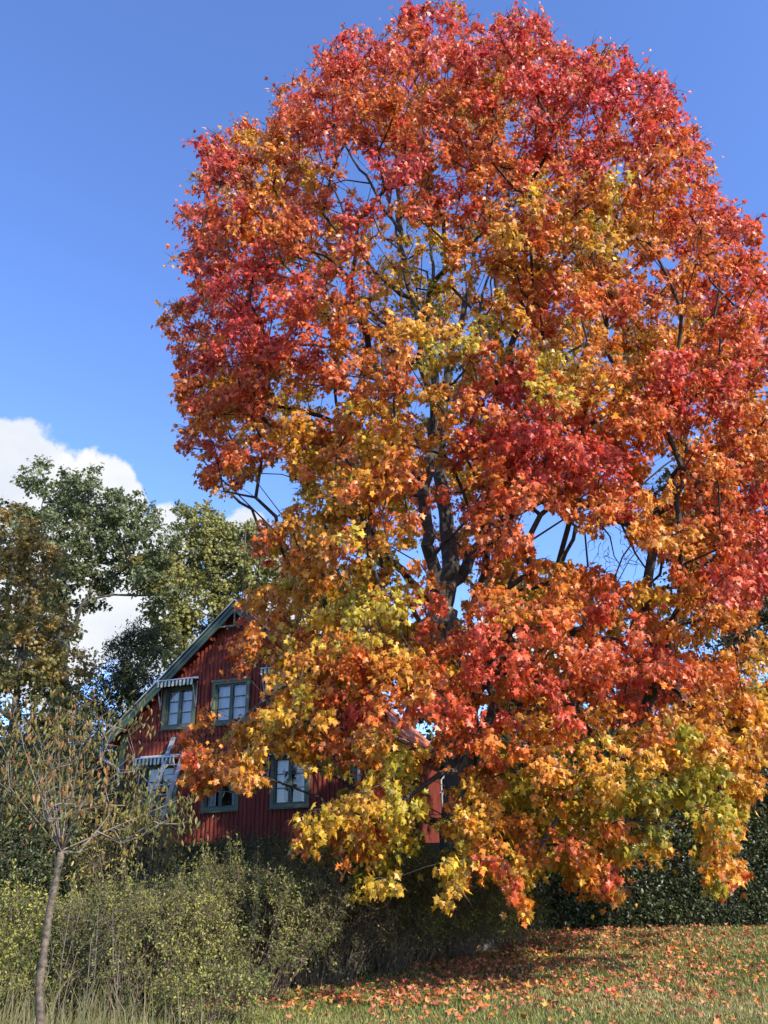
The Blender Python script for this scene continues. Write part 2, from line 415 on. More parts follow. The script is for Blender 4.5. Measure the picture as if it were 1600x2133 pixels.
def make_litter():
    mb = MB(); xs = []; ys = []
    def patch(px, py, rx, ry, n):
        a = rng.normal(size=(n, 2)); X = px+a[:, 0]*rx; Y = py+a[:, 1]*ry
        for u, v in zip(X, Y):
            if v < 1905 or u < 200: continue
            d = ray(u, v)
            if d[2] > -.04: continue
            p = EYEP + d*(-(EYE)/d[2])
            if p[1] < 6.3 or p[1] > 21.5: continue
            xs.append(p[0]); ys.append(p[1])
    patch(1150, 1945, 130, 18, 1500); patch(1040, 1985, 90, 30, 900); patch(1250, 2000, 220, 35, 620); patch(1100, 2040, 200, 25, 200)
    patch(1450, 1990, 130, 45, 460); patch(1200, 2060, 280, 45, 560); patch(900, 2065, 130, 18, 420); patch(650, 2085, 150, 10, 260); patch(420, 2095, 90, 7, 110)
    patch(1300, 2080, 230, 35, 120); patch(800, 2110, 200, 20, 60); patch(1400, 1940, 150, 14, 420); patch(980, 2020, 60, 20, 300)
    x = np.array(xs); y = np.array(ys); n = len(x)
    d = edge_dist(x, y); k = d < 1.3; x, y = x[k], y[k]; n = len(x)
    P = np.stack([x, y, height(x, y)+rng.uniform(.03, .055, n)], 1)
    an = rng.uniform(0, 2*np.pi, n)
    tip = np.stack([np.cos(an), np.sin(an), rng.normal(size=n)*.35], 1)
    nor = norm(rng.normal(size=(n, 3))*.42 + np.array([0, 0, 1])); nor *= np.where(rng.uniform(size=n) < .5, -1, 1)[:, None]
    v = rng.choice([.3, .55, .75, .9, .6], n) + rng.normal(size=n)*.08
    c = mcol(v); pale = rng.uniform(size=(n, 1)); c = c*(1-.6*pale)+np.array([.50, .30, .18])*.6*pale
    br = rng.uniform(size=n) < .22; c[br] = c[br]*.35+np.array([.10, .045, .02])
    add_leaves(mb, P, tip, nor, rng.uniform(.04, .095, n), c, 'maple', fold=.6, droop=.35)
    o = mb.build('fallen_leaves', M['litter']); o['kind'] = 'stuff'; tag(o, 'fallen red and orange maple leaves scattered over the lawn', 'fallen leaves')
make_litter()

# ------------------------------------------------------------------ red house
HX, HY, HZ, YAW, HW, EH, PH, HL = -.937, 21.578, 2.083, .294, 7.406, 3.281, 6.702, 9.385
house = thing('red_house', 'red timber house with green trim and steep gable behind the maple', 'house', (HX, HY, HZ), -YAW)
SLOPE = (PH-EH)/(HW/2)
def hpt(u, off, z):   # house point to world: u leftwards from the near corner, off in front of the gable
    ca, sa = math.cos(-YAW), math.sin(-YAW); x, y = -u, -off
    return np.array([HX+ca*x-sa*y, HY+sa*x+ca*y, HZ+z])
def build_house():
    W = HW; openings_up = [(6.1, 5.0, 3.28, 4.55), (4.46, 3.24, 3.28, 4.55), (2.68, 1.5, 3.28, 4.55)]
    openings_lo = [(6.6, 5.42, .95, 2.33), (4.6, 3.45, .95, 2.33), (2.5, 1.35, .95, 2.33)]
    ops = openings_up+openings_lo
    roofz = lambda u: EH+SLOPE*min(u, W-u)
    # wall: panels cut round the openings as vertical strips
    mb = MB()
    us = sorted(set([0, W, W/2]+[u for o in ops for u in o[:2]]))
    for a, b in zip(us[:-1], us[1:]):
        cut = sorted([(o[2], o[3]) for o in ops if o[1] <= a+1e-6 and o[0] >= b-1e-6])
        z = -.35
        for z0, z1 in cut+[(None, None)]:
            if z0 is None:
                mb.hexa([(-b, 0, z), (-a, 0, z), (-a, .15, z), (-b, .15, z), (-b, 0, roofz(b)), (-a, 0, roofz(a)), (-a, .15, roofz(a)), (-b, .15, roofz(b))])
            else:
                mb.box(-b, -a, 0, .15, z, z0); z = z1
    # side and back walls
    mb.box(-.15, 0, .151, HL, -.35, EH); mb.box(-W, -W+.15, .151, HL, -.35, EH)
    mb.box(-W+.151, -.151, HL-.15, HL, -.35, EH)
    # battens, upper storey proud of the lower one with pointed ends
    pitch = .128
    def free(u0, u1, z0, z1):
        """intervals of z free of openings"""
        seg = [(z0, z1)]
        for o in ops:
            if o[1]-.05 < u1 and o[0]+.05 > u0:
                n = []
                for a, b in seg:
                    if o[3] <= a or o[2] >= b: n.append((a, b)); continue
                    if o[2] > a: n.append((a, o[2]))
                    if o[3] < b: n.append((o[3], b))
                seg = n
        return seg
    u = .16
    ZB = 3.06
    while u < W-.14:
        hw = .026
        for a, b in free(u-hw, u+hw, -.3, ZB-.12): mb.box(-u-hw, -u+hw, -.026, 0, a, b)
        zt = roofz(u)-.06
        if zt > ZB:
            for a, b in free(u-hw, u+hw, ZB, zt):
                mb.box(-u-hw, -u+hw, -.075, -.046, a, b)
        # upper board with pointed foot
        bu0, bu1 = u-pitch/2, u+pitch/2
        for a, b in free(bu0+.01, bu1-.01, ZB, min(roofz(bu0), roofz(bu1))-.02):
            if b-a < .03: continue
            mb.box(-bu1, -bu0, -.045, -.001, a, b)
            if a == ZB:
                mb.add([(-bu1, -.045, a), (-bu0, -.045, a), (-u, -.045, a-.09), (-bu1, -.001, a), (-bu0, -.001, a), (-u, -.001, a-.09)],
                       [(0, 2, 1), (3, 4, 5), (0, 3, 5), (0, 5, 2), (1, 2, 5), (1, 5, 4)])
        u += pitch
    y = .22
    while y < HL-.1:
        mb.box(0, .05, y-.022, y+.022, -.3, EH-.05); y += .14
    mb.build('wall', M['red'], house)
    pl = MB(); pl.box(-W+.03, -.03, .03, HL-.03, -1.2, -.351); pl.build('plinth', M['stone'], house)
    # near-black sheets whose colour gives the shade of unlit rooms behind the panes
    d = MB(); d.box(-W+.2, -.2, 1.3, 1.34, -.2, EH-.1); d.box(-W+.2, -.2, .2, 1.29, 2.55, 2.6); d.box(-6.3, -1.3, 1.3, 1.34, 2.61, 4.6); d.build('unlit_room_sheets', M['dark'], house)
    # corner boards
    for x0, x1, y0, y1 in ((-.13, .045, -.05, 0), (-W-.045, -W+.16, -.05, 0)):
        c = MB(); c.box(x0, x1, y0, y1-.001, -.3, EH-.03)
        if x0 > -1: c.box(.001, .045, 0, .13, -.3, EH-.03)
        else: c.box(-W-.045, -W-.001, 0, .13, -.3, EH-.03)
        c.build('corner_board', M['green'], house)
    # roof: two slabs of pantiles
    ov, ovb, eo = .36, .3, .42
    for sgn in (1, -1):
        r = MB(); th = .05
        def rp(t, y, lift):        # t: distance from the ridge across
            x = -W/2 + sgn*t; return (x, y, PH - SLOPE*t + lift)
        T = W/2+eo
        r.hexa([rp(T, -ov+.02, .05), rp(0, -ov+.02, .05), rp(0, HL+ovb, .05), rp(T, HL+ovb, .05), rp(T, -ov+.02, .10), rp(0, -ov+.02, .10), rp(0, HL+ovb, .10), rp(T, HL+ovb, .10)])
        # wavy tile surface
        ny, ntt = 260, 17
        yy = np.linspace(-ov, HL+ovb, ny); V = []; 
        for i in range(ntt):
            for e in (0, 1):
                t = T*(i+e)/ntt; lf = .135 if e == 1 else .105
                for y_ in yy:
                    wv = .022*math.sin(y_*2*math.pi/.21)
                    V.append(rp(t, y_, lf+wv))
        V = np.array(V); rows = ntt*2; a = (np.arange(rows-1)[:, None]*ny+np.arange(ny-1)[None]).ravel()
        r.add(V, np.concatenate([np.stack([a, a+1, a+ny+1], 1), np.stack([a, a+ny+1, a+ny], 1)]))
        r.build('roof_slope', M['tile'], house)
        # bargeboards: wide green board, with a pale cap on top
        b = MB()
        for (y0, y1, l0, l1) in ((-ov-.035, -ov, -.16, .06), (-ov-.06, -ov-.036, .0, .12), (-ov-.075, -ov+.10, .165, .19)):
            b.hexa([rp(T+.02, y0, l0), rp(0, y0, l0), rp(0, y1, l0), rp(T+.02, y1, l0), rp(T+.02, y0, l1), rp(0, y0, l1), rp(0, y1, l1), rp(T+.02, y1, l1)])
        b.build('bargeboard', M['dgreen'], house)
        cp = MB()
        cp.hexa([rp(T+.03, -ov-.09, .191), rp(0, -ov-.09, .191), rp(0, -ov+.06, .191), rp(T+.03, -ov+.06, .191), rp(T+.03, -ov-.09, .215), rp(0, -ov-.09, .215), rp(0, -ov+.06, .215), rp(T+.03, -ov+.06, .215)])
        cp.build('roof_edge_capping', M['metal'], house)
        # purlin ends / soffit boards in red
        s = MB()
        s.hexa([rp(T, -ov+.001, .0), rp(0, -ov+.001, .0), rp(0, -.05, .0), rp(T, -.05, .0), rp(T, -ov+.001, .045), rp(0, -ov+.001, .045), rp(0, -.05, .045), rp(T, -.05, .045)])
        t = .4
        while t < T:
            z = PH-SLOPE*t; x = -W/2+sgn*t; s.box(x-.04, x+.04, -ov+.03, -.076, z-.14, z-.02); t += .45
        s.build('soffit', M['red'], house)
        # eave fascia and gutter
        x = -W/2+sgn*T; z = PH-SLOPE*T
        g = MB(); xo = x+sgn*.06
        pr = [(xo+.06*math.cos(a), z+.02+.06*math.sin(a)) for a in np.linspace(math.pi, 2*math.pi, 7)]
        V = [(p[0], yy_, p[1]) for yy_ in (-ov-.02, HL+ovb) for p in pr] + [(xo+(p[0]-xo)*.85, yy_, z+.02+(p[1]-z-.02)*.85) for yy_ in (-ov-.02, HL+ovb) for p in pr]
        F = []
        for q in range(6):
            for o_ in (0, 14): F += [(o_+q, o_+q+1, o_+q+8), (o_+q, o_+q+8, o_+q+7)]
        g.add(V, F); g.build('gutter', M['metal'], house)
        # closed eave box
        e = MB(); xi = 0 if sgn > 0 else -W
        x0, x1 = sorted((x-sgn*.04, xi+sgn*.05)); e.box(x0, x1, -ov+.04, HL, z-.06, z-.02); e.build('eave_board', M['dgreen'], house)
    # small frame in the gable top
    gt = MB(); zt = PH-.62
    gt.box(-W/2-.62, -W/2+.62, -ov-.02, -ov+.03, zt, zt+.05); gt.box(-W/2-.025, -W/2+.025, -ov-.015, -ov+.025, zt+.051, PH-.05)
    gt.build('gable_tie', M['green'], house)
    # windows
    for (u1, u0, z0, z1) in ops:
        fr = MB(); t = .10; yf = -.085 if z0 > 3 else -.05
        a, b = -u1, -u0
        fr.box(a, a+t, yf, .10, z0, z1); fr.box(b-t, b, yf, .10, z0, z1)
        fr.box(a+t, b-t, yf+.004, .10, z1-t, z1); fr.box(a+t, b-t, yf+.004, .10, z0, z0+t*.9)
        fr.box(a-.03, b+.03, yf-.02, yf-.001, z1-.035, z1+.03)
        f = fr.build('window', M['green'], house)
        sh = MB(); ia, ib, iz0, iz1 = a+t, b-t, z0+t*.9, z1-t; mid = (ia+ib)/2; s_ = .045
        for p, q in ((ia, mid), (mid, ib)):
            p += .003; q -= .003
            sh.box(p, p+s_, -.03, .02, iz0+.002, iz1-.002); sh.box(q-s_, q, -.03, .02, iz0+.002, iz1-.002)
            sh.box(p+s_, q-s_, -.029, .02, iz0+.002, iz0+s_); sh.box(p+s_, q-s_, -.029, .02, iz1-s_, iz1-.002)
            nr = 3 if z0 > 3 else 3
            for r_ in range(1, nr):
                zz = iz0+s_+(iz1-iz0-2*s_)*r_/nr; sh.box(p+s_, q-s_, -.02, .015, zz-.012, zz+.012)
        sh.build('casement', M['dgreen'], f)
        pn = MB(); pn.add([(ia, .03, iz0), (ib, .03, iz0), (ib, .03, iz1), (ia, .03, iz1)], [(0, 1, 2), (0, 2, 3)]); pn.build('pane', M['glass'], f)
        si = MB(); si.hexa([(a-.02, yf-.05, z0-.035), (b+.02, yf-.05, z0-.035), (b+.02, .0, z0-.02), (a-.02, .0, z0-.02), (a-.02, yf-.05, z0-.015), (b+.02, yf-.05, z0-.015), (b+.02, .0, z0-.001), (a-.02, .0, z0-.001)])
        si.build('sill', M['green'], f)
        cu = MB(); nn = 60
        for (c0, c1, cz) in (((ia-.05, mid+.04, iz0-.05), (mid-.04, ib+.05, iz0-.05)) if z0 > 3 else ((ia-.05, ia+.22, iz0-.05), (ib-.22, ib+.05, iz0-.05), (ia-.05, ib+.05, iz1-.32))):
            xs_ = np.linspace(c0, c1, nn); y_ = .19+.022*np.sin(xs_*55)+.01*np.sin(xs_*23)
            V = [(x_, yy_, zz) for zz in (cz, iz1+.05) for x_, yy_ in zip(xs_, y_)]
            cu.add(V, [q for i in range(nn-1) for q in ((i, i+1, i+nn+1), (i, i+nn+1, i+nn))])
        cu.build('curtain', M['curtain'], f)
    # awnings
    for (u1, u0, zt, drop) in ((6.1, 5.0, 4.66, 1), (2.68, 1.5, 4.72, 1), (6.6, 5.42, 2.46, 0), (2.5, 1.35, 2.44, 0)):
        aw = MB(); a, b = -u1-.06, -u0+.06; y0, y1 = -.09, -.42; zf = zt-.03
        aw.hexa([(a, y1, zf-.01), (b, y1, zf-.01), (b, y0, zt+.02), (a, y0, zt+.02), (a, y1, zf), (b, y1, zf), (b, y0, zt+.035), (a, y0, zt+.035)])
        n_ = 40; xs_ = np.linspace(a, b, n_)
        V = [(x_, y1-.004-.008*math.sin(x_*37), zf-.01) for x_ in xs_] + [(x_, y1-.008-.015*math.sin(x_*31), zf-.17+.018*math.cos((x_-a)*2*math.pi/.125)) for x_ in xs_]
        aw.add(V, [q for i in range(n_-1) for q in ((i, i+1, i+n_+1), (i, i+n_+1, i+n_))])
        ao = aw.build('awning', M['stripe'], house)
        cs = MB(); cs.box(a-.01, b+.01, y0-.03, y0+.06, zt+.037, zt+.09); cs.box(a-.01, b+.01, y1-.02, y1-.0, zf+.002, zf+.03); cs.build('awning_box', M['metal'], ao)
        for x_ in (a+.015, b-.015):
            ar = MB()
            ar.bar((x_, y1, zf-.01), (x_, -.11, zf-.78), .022, .022)
            ar.bar((x_, -.11, zf-.78), (x_, -.11, zf-.02), .018, .018, up=(0, 1, 0))
            ar.build('awning_arm', M['metal'], ao)
    # rainwater pipes
    z = PH-SLOPE*(W/2+eo); xl = -W-eo-.06
    p = MB(); p.tube([(xl, -ov+.02, z-.02), (xl, -ov+.02, z-.25), (xl+.05, -ov+.06, z-.36), (-W+.02, -.11, z-.62), (-W+.07, -.10, z-.78), (-W+.07, -.10, .0)], .04, 10); p.build('downpipe', M['metal'], house, True)
    xr = eo+.06
    p = MB(); p.tube([(xr, -ov+.05, z-.02), (xr, -ov+.05, z-.2), (xr-.06, -ov+.1, z-.32), (.10, -.09, z-.6), (.09, -.09, z-.75), (.09, -.09, .0)], .042, 10); p.build('downpipe', M['metal'], house, True)
    # small side-wall window and far downpipe
    p = MB(); p.tube([(xr, HL-.1, z-.02), (xr, HL-.1, z-.2), (.1, HL-.15, z-.6), (.08, HL-.15, .0)], .04, 8); p.build('downpipe', M['metal'], house, True)
    # antenna mast
    a = MB(); mx_ = -W/2-.02; a.tube([(mx_, .1, PH+.05), (mx_, .1, PH+2.95)], .016, 8)
    for zz, l in ((2.3, .22), (2.1, .30)): a.tube([(mx_-l, .1, PH+zz), (mx_+l, .1, PH+zz)], .009, 5)
    a.tube([(mx_, -.35, PH+2.15), (mx_, .65, PH+2.15)], .011, 5)
    a.tube([(mx_-.9, .3, PH+.0), (mx_, .1, PH+1.6)], .005, 4); a.build('antenna', M['greytwig'], house)
build_house()

# ladder leaning on the gable
def ladder():
    f0, f1 = hpt(5.75, 1.35, 0), hpt(5.22, 1.35, 0)
    f0[2] = height(*f0[:2])+.0; f1[2] = height(*f1[:2])+.0
    t0, t1 = hpt(5.60, .13, 3.02), hpt(5.07, .13, 3.02)
    l = thing('ladder', 'grey aluminium ladder leaning on the red gable wall', 'ladder', tuple((f0+f1)/2))
    c = (f0+f1)/2
    for a, b in ((f0, t0), (f1, t1)):
        m_ = MB(); m_.bar(a-c, b-c, .04, .13, up=tuple(f1-f0)); m_.build('rail', M['alu'], l)
    for k in range(1, 11):
        t = k/11; m_ = MB(); m_.tube([f0*(1-t)+t0*t-c, f1*(1-t)+t1*t-c], .016, 7); m_.build('rung', M['alu'], l)
ladder()

# ------------------------------------------------------------------ the big maple
OUT = [(840, 8), (870, 3), (950, 5), (1000, 48), (1040, 40), (1110, 28), (1150, 70), (1210, 95), (1290, 105), (1330, 140), (1380, 160), (1420, 215),
       (1440, 270), (1470, 310), (1480, 370), (1520, 400), (1535, 440), (1570, 450), (1588, 495), (1590, 540), (1610, 600), (1680, 660), (1800, 800),
       (1850, 950), (1850, 1150), (1800, 1400), (1740, 1560), (1640, 1600), (1585, 1600), (1575, 1680), (1535, 1740), (1552, 1820), (1515, 1885), (1470, 1850),
       (1437, 1780), (1440, 1690), (1395, 1680), (1390, 1800), (1365, 1815), (1310, 1760), (1293, 1850), (1268, 1880), (1205, 1868), (1140, 1800),
       (1112, 1820), (1105, 1890), (1078, 1908), (1052, 1860), (1045, 1820), (990, 1820), (965, 1850), (955, 1905), (930, 1895), (908, 1860), (920, 1790),
       (903, 1745), (930, 1650), (900, 1620), (893, 1720), (835, 1800), (830, 1865), (750, 1885), (715, 1860), (700, 1790), (640, 1795), (605, 1795),
       (612, 1720), (595, 1690), (690, 1675), (700, 1640), (640, 1600), (560, 1640), (480, 1640), (425, 1665), (395, 1640), (360, 1590), (372, 1530), (405, 1490),
       (440, 1475), (455, 1495), (500, 1490), (540, 1480), (560, 1430), (545, 1350), (525, 1400), (480, 1400), (470, 1370), (495, 1310), (505, 1250), (520, 1215),
       (575, 1190), (525, 1130), (560, 1080), (540, 1050), (565, 1000), (545, 985), (500, 1010), (475, 1028), (430, 1015), (420, 985), (430, 930), (385, 945),
       (380, 900), (400, 860), (370, 830), (345, 790), (380, 740), (340, 700), (330, 655), (400, 600), (410, 565), (362, 545), (400, 500), (370, 430), (410, 400),
       (398, 330), (432, 292), (505, 236), (562, 262), (575, 185), (612, 168), (655, 160), (652, 108), (705, 92), (718, 48), (755, 62), (800, 80)]
GAPS = [[(1075, 1065), (1150, 1050), (1200, 1110), (1240, 1105), (1290, 1085), (1330, 1150), (1385, 1170), (1400, 1225), (1330, 1200), (1290, 1210), (1250, 1185), (1190, 1165), (1150, 1180), (1130, 1150), (1085, 1120)],
        [(1052, 1285), (1080, 1295), (1110, 1370), (1065, 1330)],
        [(1345, 965), (1395, 955), (1400, 990), (1385, 1040), (1345, 1010)],
        [(1590, 1230), (1640, 1210), (1680, 1300), (1600, 1330), (1550, 1290)],
        [(872, 1590), (925, 1570), (920, 1650), (905, 1750), (885, 1740), (890, 1640)],
        [(925, 1575), (995, 1565), (985, 1600), (955, 1640), (928, 1640)],
        [(840, 1492), (900, 1515), (915, 1532), (905, 1558), (835, 1530)],
        [(545, 985), (600, 960), (615, 1010), (600, 1070), (560, 1080)],
        [(715, 1585), (745, 1585), (745, 1625), (715, 1625)],
        [(562, 1575), (640, 1575), (625, 1640), (590, 1690), (560, 1690)],
        [(440, 1412), (532, 1408), (535, 1480), (500, 1492), (442, 1495)], [(410, 1650), (500, 1645), (600, 1700), (600, 1800), (400, 1800)]]
THIN = [([(690, 330), (760, 300), (900, 330), (1000, 430), (1040, 600), (970, 800), (930, 860), (850, 800), (700, 640), (650, 450)], .52),
        ([(870, 980), (960, 990), (1010, 1200), (1000, 1260), (870, 1270), (860, 1150)], .06), ([(830, 800), (950, 800), (960, 990), (870, 990)], .35),
        ([(1380, 950), (1500, 960), (1500, 1180), (1400, 1190)], .45),
        ([(820, 1500), (930, 1530), (935, 1650), (920, 1770), (850, 1770), (860, 1620)], .30),
        ([(1150, 1480), (1330, 1500), (1320, 1600), (1180, 1600)], .45)]
CB = [(640, 520, 110, .92), (500, 640, 90, .95), (620, 770, 75, .78), (1080, 880, 120, 1), (1220, 960, 100, 1), (1150, 650, 90, .85), (950, 340, 110, .85), (1300, 590, 80, .82),
      (1430, 830, 90, .88), (1570, 1100, 90, .95), (1580, 1180, 70, .9), (1220, 1370, 120, .92), (1390, 1410, 110, .88), (1310, 1500, 50, .95), (1010, 1320, 110, .9),
      (1050, 1480, 80, .88), (980, 1570, 90, .92), (950, 1080, 70, .85), (1040, 1110, 60, .85), (500, 1370, 70, .98), (460, 950, 60, .8), (780, 1400, 60, .8), (730, 1490, 80, .75),
      (430, 1590, 90, .68), (700, 150, 130, .95), (880, 80, 120, .9), (600, 200, 90, .95), (480, 260, 80, .85), (1120, 80, 90, .85), (1300, 200, 150, .98), (1450, 450, 120, .88), (1530, 620, 120, .82), (560, 1140, 50, .75),
      (1250, 1810, 45, .72), (1545, 1820, 30, .8), (1160, 1740, 50, .5), (780, 1630, 40, .7), (640, 1760, 50, .6), (1090, 1770, 50, .55), (550, 1250, 60, .6), (900, 1450, 70, .8),
      (1560, 1640, 40, .65), (400, 480, 60, .8), (380, 700, 60, .75), (1500, 1000, 90, .7), (1350, 700, 60, .6), (680, 1400, 60, .5), (980, 200, 60, .6),
      (1270, 440, 70, .28), (1230, 540, 60, .3), (1180, 760, 80, .22), (1140, 815, 50, .3), (900, 620, 70, .2), (910, 710, 60, .18), (700, 930, 90, .32), (740, 1050, 90, .3),
      (660, 1100, 80, .35), (870, 930, 60, .42), (760, 1250, 100, .32), (600, 1430, 60, .3), (640, 1480, 50, .28), (1000, 1660, 70, .15), (1200, 1690, 110, .16), (1100, 1600, 90, .18), (1350, 1620, 120, .2),
      (1450, 1550, 100, .27), (790, 1830, 80, .2), (870, 1700, 60, .18), (1500, 1720, 80, .28), (1560, 1450, 80, .38), (1150, 1240, 80, .42), (1060, 250, 60, .5), (420, 400, 70, .6), (560, 330, 70, .5),
      (560, 900, 80, .6), (600, 1700, 60, .35), (1400, 300, 60, .7), (800, 480, 80, .45), (500, 1040, 60, .5), (1250, 850, 70, .3), (1430, 1300, 80, .55), (1100, 500, 80, .45), (480, 780, 70, .6),
      (1060, 1280, 60, .3), (1500, 1320, 60, .5), (940, 1800, 50, .35), (1080, 1860, 35, .45), (750, 1680, 60, .4), (1240, 1650, 60, .12)]
CBA = np.array(CB, float)
def cval(px, py):
    base = np.interp(py, [0, 250, 450, 700, 1100, 1500, 1700, 1900], [.88, .82, .60, .55, .5, .42, .26, .3])
    base = base + .12*np.exp(-((px-430)/150)**2)
    d2 = ((px[:, None]-CBA[None, :, 0])**2 + (py[:, None]-CBA[None, :, 1])**2)/(CBA[None, :, 2]**2)
    wt = np.exp(-d2*1.3)*1.6; return (base*.55 + (wt*CBA[None, :, 3]).sum(1))/(.55+wt.sum(1))

